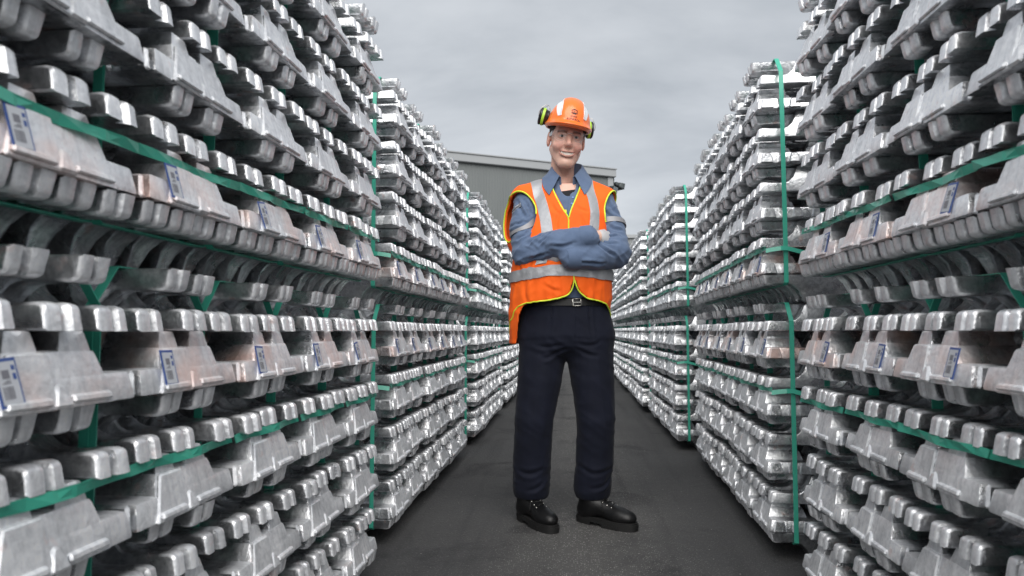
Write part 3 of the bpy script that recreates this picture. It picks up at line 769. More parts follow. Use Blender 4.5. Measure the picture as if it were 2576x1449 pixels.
# ---- skeleton, metres; x to the right of the picture, y away from the camera
PX, PY = 0.0, 3.05
HEAD = Matrix.Translation((-.030, -.010, 1.741)) @ Euler((R(9), R(6.0), R(9)), 'XYZ').to_matrix().to_4x4()
HI = np.array(HEAD.inverted())
def to_head(P): return P @ HI[:3, :3].T + HI[:3, 3]
def from_head(p): return HEAD @ Vector(p)
SH_R, EL_R, WR_R = (-.208, .025, 1.452), (-.212, -.085, 1.205), (.060, -.178, 1.262)     # his right arm, at the picture's left
SH_L, EL_L, WR_L = (.122, .045, 1.448), (.184, -.060, 1.205), (-.012, -.185, 1.172)
HIP_R, KN_R, AN_R = (-.145, .03, .86), (-.186, .0, .46), (-.200, .045, .10)
HIP_L, KN_L, AN_L = (.065, .03, .86), (.096, .005, .47), (.075, .06, .10)

# ---- head, as one field
def face_curve(x, z0, c): return z0 + c * x * x
def head_field(P):
    Q = to_head(P); A = Q.copy(); A[..., 0] = np.abs(A[..., 0])      # A: mirrored
    d = ellipsoid(Q, (0, .016, .042), (.0775, .098, .094))
    d = smin(d, ellipsoid(Q, (0, -.020, -.030), (.0665, .070, .098)), .03)
    d = smin(d, cone(A, (.056, .020, -.055), (.020, -.054, -.121), .016, .017), .030)
    d = smin(d, ellipsoid(Q, (0, -.068, -.118), (.023, .021, .021)), .022)
    d = smin(d, ellipsoid(A, (.041, -.060, -.042), (.024, .024, .020)), .022)
    d = smin(d, cone(A, (.010, -.083, .020), (.044, -.070, .018), .010, .008), .016)
    d = smax(d, -ellipsoid(A, (.0325, -.094, -.002), (.019, .020, .012)), .014)
    # eyelids
    d = smin(d, ellipsoid(A, (.0325, -.0725, -.002), (.0165, .0135, .0125)), .004)
    lid = np.abs(A[..., 2] + .0022) - .0045 * (1 - ((A[..., 0] - .0325) / .0145) ** 2)
    slit = np.maximum(np.maximum(lid, np.abs(A[..., 0] - .0325) - .0135), A[..., 1] + .066)
    d = smax(d, -slit, .003)
    # nose
    d = smin(d, cone(Q, (0, -.080, .006), (0, -.107, -.036), .0085, .0115), .014)
    d = smin(d, ellipsoid(A, (.0115, -.094, -.041), (.0085, .011, .0085)), .008)
    d = smax(d, -ellipsoid(A, (.0065, -.099, -.050), (.0035, .005, .004)), .003)
    # smile: folds beside the mouth, lips, open gap
    sm = np.abs(Q[..., 2] - face_curve(Q[..., 0], -.0785, 7.5))
    mw = .0315
    gap = np.maximum(sm - .0072 * np.sqrt(np.clip(1 - (Q[..., 0] / mw) ** 2, 0, 1)) , Q[..., 1] + .060)
    gap = np.maximum(gap, np.abs(Q[..., 0]) - mw)
    xs_ = np.linspace(-mw, mw, 9)
    for k in range(8):
        for zt, cc, rr in ((-.0698, 2.2, .0034), (-.0878, 9.5, .0044)):
            f_ = lambda x: (x, -.0895 + 11 * x * x, face_curve(x, zt, cc))
            d = smin(d, cone(Q, f_(xs_[k]), f_(xs_[k + 1]), rr * (1 - .25 * abs(xs_[k]) / mw), rr * (1 - .25 * abs(xs_[k + 1]) / mw)), .006)
    d = smax(d, -gap, .002)
    fold = cone(A, (.020, -.095, -.045), (.042, -.070, -.078), .0022, .0030)
    d = smax(d, -fold, .010)
    # ears
    ear = ellipsoid(A, (.081, .022, -.010), (.0095, .021, .035))
    ear = smax(ear, -ellipsoid(A, (.091, .014, -.004), (.008, .011, .019)), .006)
    d = smin(d, ear, .008)
    # neck
    d = smin(d, cone(Q, (0, .052, -.05), (.004, .060, -.22), .051, .060), .014)
    d = smin(d, cone(A, (.044, .058, -.07), (.014, .014, -.20), .011, .011), .016)
    return d
def body_field(P):
    d = loft(P, [(.86, .15, .095, -.04, .03), (1.05, .14, .09, -.04, .02), (1.2, .155, .10, -.035, .015), (1.36, .165, .10, -.03, .02), (1.47, .12, .080, -.03, .03), (1.53, .060, .066, -.03, .035)])
    d = smin(d, chain(P, [(-.15, .03, 1.45), SH_R, EL_R, WR_R], [.048, .045, .034, .026]), .03)
    d = smin(d, chain(P, [(.08, .04, 1.45), SH_L, EL_L, WR_L], [.048, .045, .034, .026]), .03)
    d = smin(d, chain(P, [HIP_R, KN_R, AN_R], [.085, .056, .042]), .04)
    d = smin(d, chain(P, [HIP_L, KN_L, AN_L], [.085, .056, .042]), .04)
    for a, b_ in ((AN_R, (-.125, -.085, .055)), (AN_L, (.185, -.028, .055))): d = smin(d, cone(P, (a[0], a[1], .08), b_, .030, .020), .02)
    return d
def full_field(P):
    z = P[0, 0, :, 2]; k = int(np.searchsorted(z, 1.50)); k2 = int(np.searchsorted(z, 1.60))
    D = np.empty(P.shape[:3])
    D[:, :, :k] = body_field(P[:, :, :k])
    D[:, :, k:k2] = smin(body_field(P[:, :, k:k2]), head_field(P[:, :, k:k2]), .012)
    D[:, :, k2:] = head_field(P[:, :, k2:])
    return D
xs = np.concatenate([axis_pts(-.34, -.145, .014)[:-1], axis_pts(-.145, .085, .0030), axis_pts(.085, .32, .014)[1:]])
ys = np.concatenate([axis_pts(-.30, -.145, .014)[:-1], axis_pts(-.145, -.05, .0030)[:-1], axis_pts(-.05, .20, .008)])
zs = np.concatenate([axis_pts(.0, 1.50, .016)[:-1], axis_pts(1.50, 1.92, .0030)])
V, F = surface_nets(full_field, xs, ys, zs)
me = np_mesh('person', V, F, M['skin'])
# skin colour: lips, cheeks, brows and the shaved jaw differ in pigment
Q = to_head(V); A = Q.copy(); A[:, 0] = np.abs(A[:, 0])
colr = np.tile(np.array([0.78, 0.47, 0.37]), (len(V), 1))
def paint(c, wgt): 
    global colr
    wgt = np.clip(wgt, 0, 1)[:, None]; colr = colr * (1 - wgt) + np.array(c) * wgt
g2 = lambda p, c, r: np.exp(-(((p - np.array(c)) / np.array(r)) ** 2).sum(-1))
paint((.76, .38, .31), .8 * g2(A, (.042, -.08, -.045), (.022, .05, .024)))
paint((.72, .36, .29), .6 * g2(Q, (0, -.11, -.036), (.014, .02, .016)))
paint((.72, .34, .27), .6 * g2(A, (.085, .02, -.01), (.02, .03, .04)))
jaw = np.clip((-.058 - Q[:, 2] + .25 * (np.abs(Q[:, 0]) - .02)) / .02, 0, 1) * np.clip((Q[:, 2] + .165) / .02, 0, 1) * np.clip((.03 - Q[:, 1]) / .03, 0, 1)
paint((.50, .345, .28), .40 * jaw)
paint((.44, .30, .24), .30 * g2(Q, (0, -.1, -.058), (.03, .03, .008)))
lipz = Q[:, 2]; x2 = Q[:, 0] ** 2
inl = (np.abs(Q[:, 0]) < .036) & (Q[:, 1] < -.065)
up = np.exp(-((lipz - (-.0698 + 2.2 * x2)) / .0042) ** 2); lo_ = np.exp(-((lipz - (-.0882 + 9.5 * x2)) / .0050) ** 2)
paint((.58, .25, .21), .65 * np.maximum(up, lo_) * inl)
brow = np.exp(-((A[:, 2] - (.0190 - 9 * (A[:, 0] - .036) ** 2)) / .0050) ** 2) * (A[:, 0] > .012) * (A[:, 0] < .054) * (Q[:, 1] < -.05)
paint((.045, .026, .017), .85 * brow)
lash = np.exp(-((A[:, 2] - .0035) / .0016) ** 2) * (np.abs(A[:, 0] - .0325) < .015) * (Q[:, 1] < -.07)
paint((.05, .03, .02), .55 * lash)
paint((.46, .22, .17), .35 * g2(A, (.0325, -.085, -.012), (.016, .03, .006)))
ca = me.color_attributes.new('tint', 'FLOAT_COLOR', 'POINT')
ca.data.foreach_set('color', np.concatenate([colr, np.ones((len(V), 1))], 1).astype(np.float32).ravel())
person = link('person', me, None, (PX, PY, 0))
tag(person, 'smiling person in orange vest, blue shirt and orange helmet with arms crossed', 'person')

def head_part(name, bm, mats, parent=person, angle=None, smooth=True):
    bm.transform(HEAD); return link(name, finish(bm, name, mats, angle, smooth), parent)

# eyes, teeth
for s, nm in ((-1, 'eye'), (1, 'eye')):
    bm = bmesh.new(); bmesh.ops.create_uvsphere(bm, u_segments=20, v_segments=28, radius=.0122); bmesh.ops.rotate(bm, verts=bm.verts, cent=(0, 0, 0), matrix=Matrix.Rotation(R(90), 3, 'X'))
    for f in bm.faces:
        c = f.calc_center_median(); gx, gz = c.x - .0022 * 1.0, c.z - .0005
        if c.y < 0:
            rr = math.hypot(c.x, c.z)
            f.material_index = 2 if rr < .0024 else (1 if rr < .0060 else 0)
    bmesh.ops.transform(bm, matrix=Matrix.Translation((s * .0325, -.0715, -.0025)), verts=bm.verts)
    head_part(nm, bm, [M['eye_white'], M['iris'], M['pupil']])
bm = bmesh.new()
def tooth_arc(x): return -.0850 + 15 * x * x
box(bm, -.030, .030, -.064, -.056, -.094, -.062, 0)
mo = head_part('mouth_lining', bm, M['mouth'], smooth=False)
bm = bmesh.new()
wds = [.0062, .0066, .0072, .0084, .0084, .0072, .0066, .0062]; x = -sum(wds) / 2
for i, wd_ in enumerate(wds):
    xm = x + wd_ / 2; y = tooth_arc(xm); hgt = (.0120, .0135, .0148, .0150)[min(i, 7 - i)]
    zt = -.0690 + 6 * xm * xm
    box(bm, x + .0001, x + wd_ - .0001, y, y + .006, zt - hgt, zt, bevel=.0009, seg=2); x += wd_
head_part('teeth', bm, M['teeth'], angle=40)

# hair, cropped at the sides below the helmet
def hair_field(P):
    Q = to_head(P)
    d = ellipsoid(Q, (0, .018, .040), (.0825, .100, .098))
    front = -(Q[..., 1] + .050 - .55 * np.clip(.030 - Q[..., 2], 0, .06))
    d = np.maximum(d, front); d = np.maximum(d, -(Q[..., 2] + .012 + .55 * np.clip(Q[..., 1], -.02, .08)))
    ear = ellipsoid(np.concatenate([np.abs(Q[..., :1]), Q[..., 1:]], -1), (.081, .022, -.010), (.012, .024, .038))
    return np.maximum(d, -ear)
V, F = box_nets(hair_field, (-.14, -.11, 1.62), (.08, .14, 1.93), .005); link('hair', np_mesh('hair', V, F, M['hair']), person)

# ---- shirt
def arm_r(P): return chain(P, [(-.150, .03, 1.462), SH_R, (-.224, -.03, 1.33), EL_R, (-.07, -.158, 1.238), WR_R], [.061, .067, .064, .063, .058, .047], .010)
def arm_l(P): return chain(P, [(.07, .04, 1.462), SH_L, (.166, .01, 1.33), EL_L, (.085, -.145, 1.182), WR_L], [.061, .066, .063, .063, .058, .049], .010)
def shirt_field(P):
    d = loft(P, [(.93, .178, .118, -.04, .02), (1.05, .175, .118, -.04, .015), (1.2, .18, .122, -.038, .012), (1.36, .185, .122, -.033, .018), (1.44, .165, .105, -.03, .025), (1.50, .11, .082, -.03, .030), (1.545, .075, .070, -.03, .034)])
    d = smin(d, arm_r(P), .028); d = smin(d, arm_l(P), .028)
    return smax(d, -ellipsoid(P, (-.026, -.080, 1.560), (.046, .130, .098)), .006)
V, F = box_nets(shirt_field, (-.33, -.28, .90), (.31, .19, 1.58), .0048)
nrm = normals_of(shirt_field, V)
# cloth folds: long ridges that run round the sleeves, tighter at the elbows
da, db = arm_r(V), arm_l(V)
onarm = np.clip(1 - np.minimum(da, db) / .01, 0, 1)
elb = np.maximum(np.exp(-vlen(V - np.array(EL_R) - np.array([.03, .02, .02])) ** 2 / .012), np.exp(-vlen(V - np.array(EL_L) - np.array([-.03, .02, .0])) ** 2 / .012))
rot = Euler((0, R(35), R(20))).to_matrix(); RM = np.array(rot)
W1 = (V @ RM.T) * np.array([6, 6, 24]) ; W2 = (V @ RM) * np.array([9, 8, 34])
fold = np.sign(ridged(W1 + 3.1)) * np.abs(ridged(W1 + 3.1)) ** 2 * .6 + ridged(W2) * .5 - .45
V = V + nrm * ((fold * (.0050 + .0130 * elb) * onarm)[:, None]) + nrm * (perlin(V * 34) * .0012)[:, None]
# single creases pressed into the sleeves: a groove with a ridge beside it
_crl = {}
def crease_disp(V, nrm, lines, fld=None):
    fld = fld or shirt_field
    dsp = np.zeros(len(V))
    Va, na = V, nrm
    for pts, amp, wid in lines:
        key = (pts[0], pts[-1])
        if key not in _crl: _crl[key] = project(fld, smooth_line(pts, 10), 0)
        C = _crl[key]; sel = np.nonzero(vlen(Va - C.mean(0)) < vlen(C - C.mean(0)).max() + 5 * wid)[0]
        if len(sel) == 0: continue
        V = Va[sel]; nrm = na[sel]; d2 = np.full(len(V), 9.); sd = np.zeros(len(V)); tt = np.zeros(len(V))
        for i in range(len(C) - 1):
            a, b = C[i], C[i + 1]; ab = b - a; t = np.clip(((V - a) @ ab) / (ab @ ab), 0, 1); q = V - a - t[:, None] * ab; dq = vlen(q)
            s_ = np.sign((np.cross(ab / np.linalg.norm(ab), q) * nrm).sum(-1)); m_ = dq < d2; d2 = np.where(m_, dq, d2); sd = np.where(m_, s_, sd); tt = np.where(m_, (i + t) / (len(C) - 1), tt)
        env = np.sin(np.pi * np.clip(tt, .04, .96)) ** .6; u = d2 * sd / wid
        dsp[sel] += amp * env * (-1.0 * np.exp(-(u) ** 2) + .9 * np.exp(-((u - 1.7) / 1.1) ** 2) + .35 * np.exp(-((u + 1.9) / 1.2) ** 2))
    return dsp
CR = [([(-.150, -.175, 1.300), (-.175, -.165, 1.265), (-.195, -.150, 1.235)], 0.0109, .0065), ([(-.110, -.20, 1.295), (-.135, -.21, 1.265), (-.160, -.20, 1.235)], 0.0101, .006),
      ([(-.185, -.13, 1.315), (-.215, -.135, 1.285), (-.245, -.12, 1.265)], 0.0101, .007), ([(-.200, -.10, 1.345), (-.240, -.09, 1.335), (-.275, -.05, 1.325)], 0.0087, .007),
      ([(-.225, -.06, 1.455), (-.205, -.09, 1.425), (-.190, -.11, 1.395)], 0.0087, .008), ([(-.255, -.03, 1.45), (-.235, -.08, 1.40), (-.205, -.11, 1.365)], 0.0087, .008),
      ([(-.120, -.23, 1.215), (-.06, -.235, 1.215), (.0, -.23, 1.232)], 0.0065, .007), ([(-.20, -.15, 1.175), (-.16, -.18, 1.172), (-.12, -.20, 1.18)], 0.0087, .007),
      ([(0.107, -.10, 1.290), (0.147, -.10, 1.275), (0.197, -.08, 1.268)], 0.0109, .0065), ([(0.092, -.14, 1.255), (0.137, -.14, 1.235), (0.187, -.12, 1.232)], 0.0109, .0065),
      ([(0.082, -.17, 1.225), (0.122, -.17, 1.200), (0.172, -.14, 1.185)], 0.0101, .0065), ([(0.132, -.06, 1.425), (0.157, -.06, 1.385), (0.197, -.04, 1.355)], 0.0087, .008),
      ([(0.157, -.02, 1.46), (0.177, -.04, 1.42), (0.207, -.02, 1.385)], 0.0087, .008), ([(0.012, -.20, 1.158), (0.062, -.20, 1.150), (0.122, -.165, 1.155)], 0.0072, .007),
      ([(0.147, -.07, 1.335), (0.177, -.075, 1.315), (0.217, -.05, 1.30)], 0.0087, .007)]
V = V + nrm * crease_disp(V, nrm, CR)[:, None]
shirt = link('shirt', np_mesh('shirt', V, F, M['denim']), person)

def strip(f, center, width, side, off, n=24, m=5, thick=.0022, wob=0):
    """a band of cloth laid on the field f along a centre line; side = rough across direction (one vector or one per centre point)"""
    C = smooth_line(center, n); rows = []
    side = np.array(side, float); S = np.tile(side, (n, 1)) if side.ndim == 1 else smooth_line(side, n)
    S = S / vlen(S)[:, None]
    wv = np.array(width, float); wv = np.full(n, wv) if wv.ndim == 0 else np.interp(np.linspace(0, 1, n), np.linspace(0, 1, len(wv)), wv)
    G = np.stack([C + S * (wv * (k / (m - 1) - .5))[:, None] for k in range(m)], 1).reshape(-1, 3)
    top = project(f, G, off + thick); bot = project(f, G, off - .001)
    bm = bmesh.new(); T_ = [bm.verts.new(p) for p in top]; B_ = [bm.verts.new(p) for p in bot]
    I = lambda i, k: i * m + k
    for i in range(n - 1):
        for k in range(m - 1):
            bm.faces.new((T_[I(i, k)], T_[I(i, k + 1)], T_[I(i + 1, k + 1)], T_[I(i + 1, k)]))
        bm.faces.new((T_[I(i, 0)], T_[I(i + 1, 0)], B_[I(i + 1, 0)], B_[I(i, 0)])); bm.faces.new((T_[I(i, m - 1)], B_[I(i, m - 1)], B_[I(i + 1, m - 1)], T_[I(i + 1, m - 1)]))
    for k in range(m - 1):
        bm.faces.new((T_[I(0, k)], B_[I(0, k)], B_[I(0, k + 1)], T_[I(0, k + 1)])); bm.faces.new((T_[I(n - 1, k)], T_[I(n - 1, k + 1)], B_[I(n - 1, k + 1)], B_[I(n - 1, k)]))
    return bm
def ring_on(f, c, axis, r0, width, off, n=36, m=4):
    """closed band round a limb"""
    c = np.array(c); a = np.array(axis, float); a /= np.linalg.norm(a)
    u = np.cross(a, (0, 0, 1.)); u /= np.linalg.norm(u); v = np.cross(a, u); G = []
    for i in range(n):
        t = 2 * math.pi * i / n
        for k in range(m): G.append(c + (u * math.cos(t) + v * math.sin(t)) * r0 + a * (width * (k / (m - 1) - .5)))
    top = project(f, G, off + .002); bm = bmesh.new(); Vv = [bm.verts.new(p) for p in top]
    low = [bm.verts.new(p) for p in project(f, G, off - .002)]
    for i in range(n):
        j = (i + 1) % n
        for k in range(m - 1): bm.faces.new((Vv[i * m + k], Vv[i * m + k + 1], Vv[j * m + k + 1], Vv[j * m + k]))
        bm.faces.new((Vv[i * m], Vv[j * m], low[j * m], low[i * m])); bm.faces.new((Vv[i * m + m - 1], low[i * m + m - 1], low[j * m + m - 1], Vv[j * m + m - 1]))
    return bm
def part(name, bm, mats, parent=person, angle=60): return link(name, finish(bm, name, mats, angle), parent)
M['armband'] = mat('sleeve_band', (0.26, 0.26, 0.275), .5, .2)
part('reflective_band', ring_on(arm_r, (-.224, -.03, 1.338), (-.55, -.32, .78), .075, .026, .004), M['armband'], shirt)
part('reflective_band', ring_on(arm_l, (.163, .012, 1.338), (.10, -.30, -.95), .075, .026, .004), M['armband'], shirt)
# cuffs: a stitched double edge
for nm, f_, W_, E_ in (('cuff', arm_r, WR_R, (-.07, -.158, 1.238)), ('cuff', arm_l, WR_L, (.085, -.145, 1.182))):
    ax = np.array(W_) - np.array(E_); ax /= np.linalg.norm(ax); c_ = np.array(W_) + ax * .008
    part(nm, ring_on(f_, c_ - ax * .004, ax, .05, .058, .0012), M['denim'], shirt)
# sleeve badge
bm = strip(arm_r, [(-.286, -.040, 1.405), (-.240, -.070, 1.436)], .027, (-.55, -.3, 1), .004, n=8, m=4)
bd = part('badge', bm, M['white_tape'], shirt)
bm = strip(arm_r, [(-.284, -.042, 1.4065), (-.242, -.069, 1.4345)], .0225, (-.55, -.3, 1), .0065, n=8, m=4)
part('badge_print', bm, mat('badge_grey', (.13, .14, .16), .6), bd)
bm = strip(arm_r, [(-.270, -.056, 1.421), (-.252, -.067, 1.431)], .003, (-.55, -.3, 1), .0085, n=6, m=3); part('badge_print', bm, M['white_tape'], bd)

# ---- vest
VEST = [(.76, .205, .140, -.085, .035), (.90, .220, .150, -.073, .022), (1.00, .224, .153, -.064, .012), (1.10, .222, .156, -.062, .005), (1.20, .215, .156, -.057, .004),
        (1.30, .205, .152, -.047, .010), (1.38, .197, .142, -.040, .018), (1.45, .172, .118, -.035, .026), (1.50, .128, .096, -.033, .030), (1.55, .082, .080, -.031, .034), (1.59, .05, .05, -.03, .036)]
def vest_outer(P):
    d = loft(P, VEST, 2.3)
    d = smin(d, ellipsoid(P, (-.208, .078, 1.355), (.118, .075, .165)), .05)
    d = smin(d, ellipsoid(P, (.075, .055, 1.36), (.105, .085, .13)), .05)
    d = smin(d, cone(P, (-.212, .028, 1.455), (-.075, .033, 1.525), .083, .050), .03)
    d = smin(d, cone(P, (.120, .042, 1.448), (.010, .033, 1.525), .080, .050), .03)
    return d - .004
hx = np.array([-.40, -.262, -.252, -.240, -.222, -.19, -.10, -.035, -.018, -.006, .006, .022, .06, .10, .135, .165, .3])
hz = np.array([.80, .80, .86, .935, .972, .985, .995, 1.012, 1.030, 1.075, 1.075, 1.030, 1.000, .992, .980, .945, .80])
def cutA1(P): return np.minimum(ellipsoid(P, (-.352, .0, 1.370), (.090, .088, .140)), ellipsoid(P, (-.278, -.090, 1.378), (.112, .125, .130)))
def cutA2(P): return ellipsoid(P, (.236, -.015, 1.378), (.106, .140, .142))
def vest_cut(P):
    """negative where cloth is kept away: neck V, arm holes, hem"""
    x, y, z = P[..., 0], P[..., 1], P[..., 2]
    hw = np.interp(z, [1.352, 1.50, 1.60], [0, .058, .085]); xc = np.interp(z, [1.35, 1.5], [-.022, -.034])
    v = np.maximum(np.abs(x - xc) - hw, y - .03); v = np.where(z < 1.352, np.maximum(v, 1.352 - z), v)
    neck = vlen(np.stack([x + .03, (y - .032) * .95], -1)) - .078; neck = np.maximum(neck, 1.49 - z)
    c = np.minimum(v, neck)
    a1 = cutA1(P)
    a2 = cutA2(P)
    c = np.minimum(c, np.minimum(a1, a2))
    hem_f = np.interp(x, hx, hz); tb = np.clip((y - .015) / .05, 0, 1); hem = hem_f * (1 - tb) + .80 * tb
    return np.minimum(c, (z - hem) * .7)
def vest_field(P):
    o = vest_outer(P); return smax(np.abs(o + .0052) - .0064, -vest_cut(P), .002)
VCR = [([(-.255, -.04, 1.22), (-.235, -.08, 1.17), (-.215, -.10, 1.09)], .0045, .008), ([(-.165, -.135, 1.185), (-.19, -.125, 1.14), (-.205, -.11, 1.08)], .0045, .008),
       ([(-.09, -.155, 1.175), (-.13, -.15, 1.16), (-.175, -.135, 1.155)], .004, .007), ([(.10, -.13, 1.18), (.125, -.11, 1.14), (.14, -.08, 1.08)], .004, .008),
       ([(-.065, -.15, 1.38), (-.075, -.15, 1.33), (-.070, -.155, 1.28)], .004, .007), ([(.035, -.145, 1.36), (.05, -.145, 1.32), (.048, -.15, 1.27)], .004, .007),
       ([(-.205, -.11, 1.07), (-.21, -.105, 1.03), (-.20, -.10, .99)], .004, .008), ([(-.245, -.06, 1.06), (-.255, -.045, 1.0), (-.26, -.02, .90)], .005, .009),
       ([(.075, -.135, 1.07), (.085, -.13, 1.04), (.10, -.115, 1.0)], .0035, .008), ([(-.13, -.145, 1.06), (-.10, -.15, 1.04), (-.06, -.15, 1.03)], .003, .008),
       ([(.00, -.14, 1.44), (.03, -.13, 1.40), (.07, -.12, 1.385)], .0035, .007), ([(-.10, -.13, 1.43), (-.085, -.14, 1.40), (-.06, -.145, 1.375)], .0035, .007)]
V, F = box_nets(vest_field, (-.37, -.20, .76), (.26, .22, 1.60), .0056)
nrm = normals_of(vest_outer, V)
dr = (ridged(V * np.array([26, 8, 5]) + 2) * .6 + ridged(V @ RM.T * np.array([7, 9, 20])) * .4 - .5)
low = np.clip((1.30 - V[:, 2]) / .25, 0, 1)
V = V + nrm * (dr * (.0025 + .0055 * low) + crease_disp(V, nrm, VCR, vest_outer))[:, None]
vest = link('vest', np_mesh('vest', V, F, M['orange']), person)
def vest_wavy(P):
    sh = P.shape; Pf = P.reshape(-1, 3); o = vest_outer(Pf)
    dr = (ridged(Pf * np.array([26, 8, 5]) + 2) * .6 + ridged(Pf @ RM.T * np.array([7, 9, 20])) * .4 - .5)
    low = np.clip((1.30 - Pf[:, 2]) / .25, 0, 1)
    return (o - dr * (.0025 + .0055 * low) - crease_disp(Pf, normals_of(vest_outer, Pf), VCR, vest_outer) - .0012).reshape(sh[:-1])
# reflective tape: one band round the waist, two straps over the shoulders
a_ = np.linspace(R(-198), R(12), 30)
band_c = [(-.062 + .225 * math.cos(t), .006 + .16 * math.sin(t), 1.122 - .030 * max(0, (-.05 - .225 * math.cos(t)) / .2) - .020 * max(0, (.225 * math.cos(t) - .05) / .2)) for t in a_]
part('reflective_tape', strip(vest_wavy, band_c, .048, (0, 0, 1), .0022, n=70, m=6), M['tape'], vest)
part('reflective_tape', strip(vest_wavy, [(-.165, .04, 1.525), (-.163, -.035, 1.495), (-.147, -.085, 1.44), (-.126, -.125, 1.36), (-.116, -.146, 1.27), (-.128, -.152, 1.20), (-.145, -.150, 1.148)], .050, (1, -.15, .12), .0006, n=40, m=6), M['tape'], vest)
part('reflective_tape', strip(vest_wavy, [(.045, .04, 1.53), (.062, -.035, 1.495), (.088, -.085, 1.43), (.098, -.12, 1.36), (.090, -.138, 1.27), (.085, -.146, 1.19), (.085, -.146, 1.148)], .050, (1, .15, -.1), .0006, n=40, m=6), M['tape'], vest)
# tail band on the back panel
part('reflective_tape', strip(vest_wavy, [(-.29, .045, .872), (-.28, .10, .872), (-.20, .16, .872), (-.05, .17, .872)], .046, (0, 0, 1), .0, n=24, m=4), M['tape'], vest)
def piping(pts, r=.0033, n=60, f=None, closed=False):
    C = smooth_line(pts, n); C = project(f or vest_wavy, C, .0)
    bm = bmesh.new(); tube(bm, [tuple(p) for p in C], r, 6); return bm
part('piping', piping([(-.092, -.02, 1.515), (-.090, -.07, 1.487), (-.075, -.105, 1.45), (-.045, -.130, 1.39), (-.024, -.142, 1.352), (-.022, -.15, 1.30), (-.012, -.155, 1.20), (-.006, -.152, 1.13), (-.001, -.148, 1.078)]), M['lime'], vest)
part('piping', piping([(.027, -.02, 1.515), (.024, -.07, 1.487), (.010, -.105, 1.45), (-.012, -.130, 1.39), (-.020, -.142, 1.356)], n=30), M['lime'], vest)
part('piping', piping([(-.001, -.148, 1.079), (-.006, -.146, 1.050), (-.018, -.144, 1.026), (-.045, -.142, 1.008), (-.10, -.136, .995), (-.17, -.115, .987), (-.215, -.08, .974), (-.243, -.045, .935), (-.258, -.01, .87), (-.268, .018, .815)], n=70), M['lime'], vest)
part('piping', piping([(.001, -.148, 1.079), (.010, -.146, 1.050), (.024, -.143, 1.026), (.06, -.135, 1.000), (.10, -.11, .992), (.135, -.07, .978), (.155, -.02, .945), (.157, .02, .90)], n=50), M['lime'], vest)
def edge_line(f_cut, guess, n=50):
    """points on both the vest surface and the cut surface"""
    C = smooth_line(guess, n)
    for _ in range(10):
        C = project(vest_wavy, C, 0, 2); C = project(f_cut, C, 0, 2)
    return C
for fc, gs in ((cutA1, [(-.168, -.115, 1.38), (-.175, -.10, 1.44), (-.20, -.065, 1.477), (-.262, .0, 1.510), (-.300, .05, 1.46), (-.325, .085, 1.38), (-.32, .08, 1.30), (-.29, .05, 1.24), (-.275, -.0, 1.235)]),
               (cutA2, [(.130, -.10, 1.34), (.130, -.09, 1.40), (.145, -.05, 1.465), (.170, .01, 1.505), (.190, .08, 1.47), (.190, .12, 1.38)])):
    C = edge_line(fc, gs); bm = bmesh.new(); tube(bm, [tuple(p) for p in C], .0036, 6); part('piping', bm, M['lime'], vest)
bm = bmesh.new(); bmesh.ops.create_cone(bm, cap_ends=True, segments=16, radius1=.0055, radius2=.0048, depth=.004)
p_ = project(vest_wavy, [(.010, -.155, 1.133)], .004)[0]
bmesh.ops.transform(bm, matrix=Matrix.Translation(p_) @ Matrix.Rotation(R(90), 4, 'X'), verts=bm.verts); part('snap_button', bm, M['muff_black'], vest)

# ---- collar, undershirt, shirt placket and buttons
def collar_leaf(s):
    n = 26; bm = bmesh.new(); rows = []
    for i in range(n):
        t = i / (n - 1); a = R(90) + s * R(-90 + 0) * 0
        ang = R(90) - s * t * R(158)                # from the nape round to the throat
        # stand line
        cx, cy = -.030, .034
        zt = 1.655 - .098 * t ** 2.0
        rx, ry = .063 + .008 * t, .066 + .004 * t
        top = Vector((cx + rx * math.cos(ang), cy + ry * math.sin(ang), zt))
        drop = .055 + .042 * max(0, (t - .45) / .55) ** 1.5
        outw = .030 + .024 * max(0, (t - .3) / .7)
        low = Vector((cx + (rx + outw) * math.cos(ang - s * .05 * 0) + s * .030 * max(0, (t - .62) / .38), cy + (ry + outw) * math.sin(ang), zt - drop))
        inner = Vector((cx + (rx - .006) * math.cos(ang), cy + (ry - .006) * math.sin(ang), zt - .055))
        fold = top + (low - top) * .12 + Vector((0, 0, .007))
        mid = top + (low - top) * .55 + Vector((0, 0, .006))
        rows.append([inner, top, fold, mid, low])
    G = np.array([[tuple(p) for p in r_] for r_ in rows]); u_ = G[:, 2:].reshape(-1, 3); fd = lambda P: np.minimum(vest_wavy(P), shirt_field(P))
    pj = project(fd, u_, .007); dd = fd(u_); u_ = np.where((dd < .007)[:, None], pj, u_); G[:, 2:] = u_.reshape(G[:, 2:].shape)
    vs_ = [[bm.verts.new(p) for p in r_] for r_ in G]
    for a_r, b_r in zip(vs_, vs_[1:]):
        for k in range(4): bm.faces.new((a_r[k], a_r[k + 1], b_r[k + 1], b_r[k]))
    bmesh.ops.recalc_face_normals(bm, faces=bm.faces)
    bmesh.ops.solidify(bm, geom=bm.faces[:], thickness=.0035)
    return bm
part('collar', collar_leaf(1), M['denim'], shirt, 50); part('collar', collar_leaf(-1), M['denim'], shirt, 50)
def tee_field(P): return np.maximum(np.maximum(np.minimum(body_field(P), head_field(P)) - .007, P[..., 2] - 1.507 - .25 * P[..., 1] - .12 * P[..., 0]), np.maximum(1.405 - P[..., 2], P[..., 1] - .06))
V, F = box_nets(tee_field, (-.12, -.14, 1.39), (.06, .08, 1.53), .005); link('undershirt', np_mesh('undershirt', V, F, M['tee']), person)
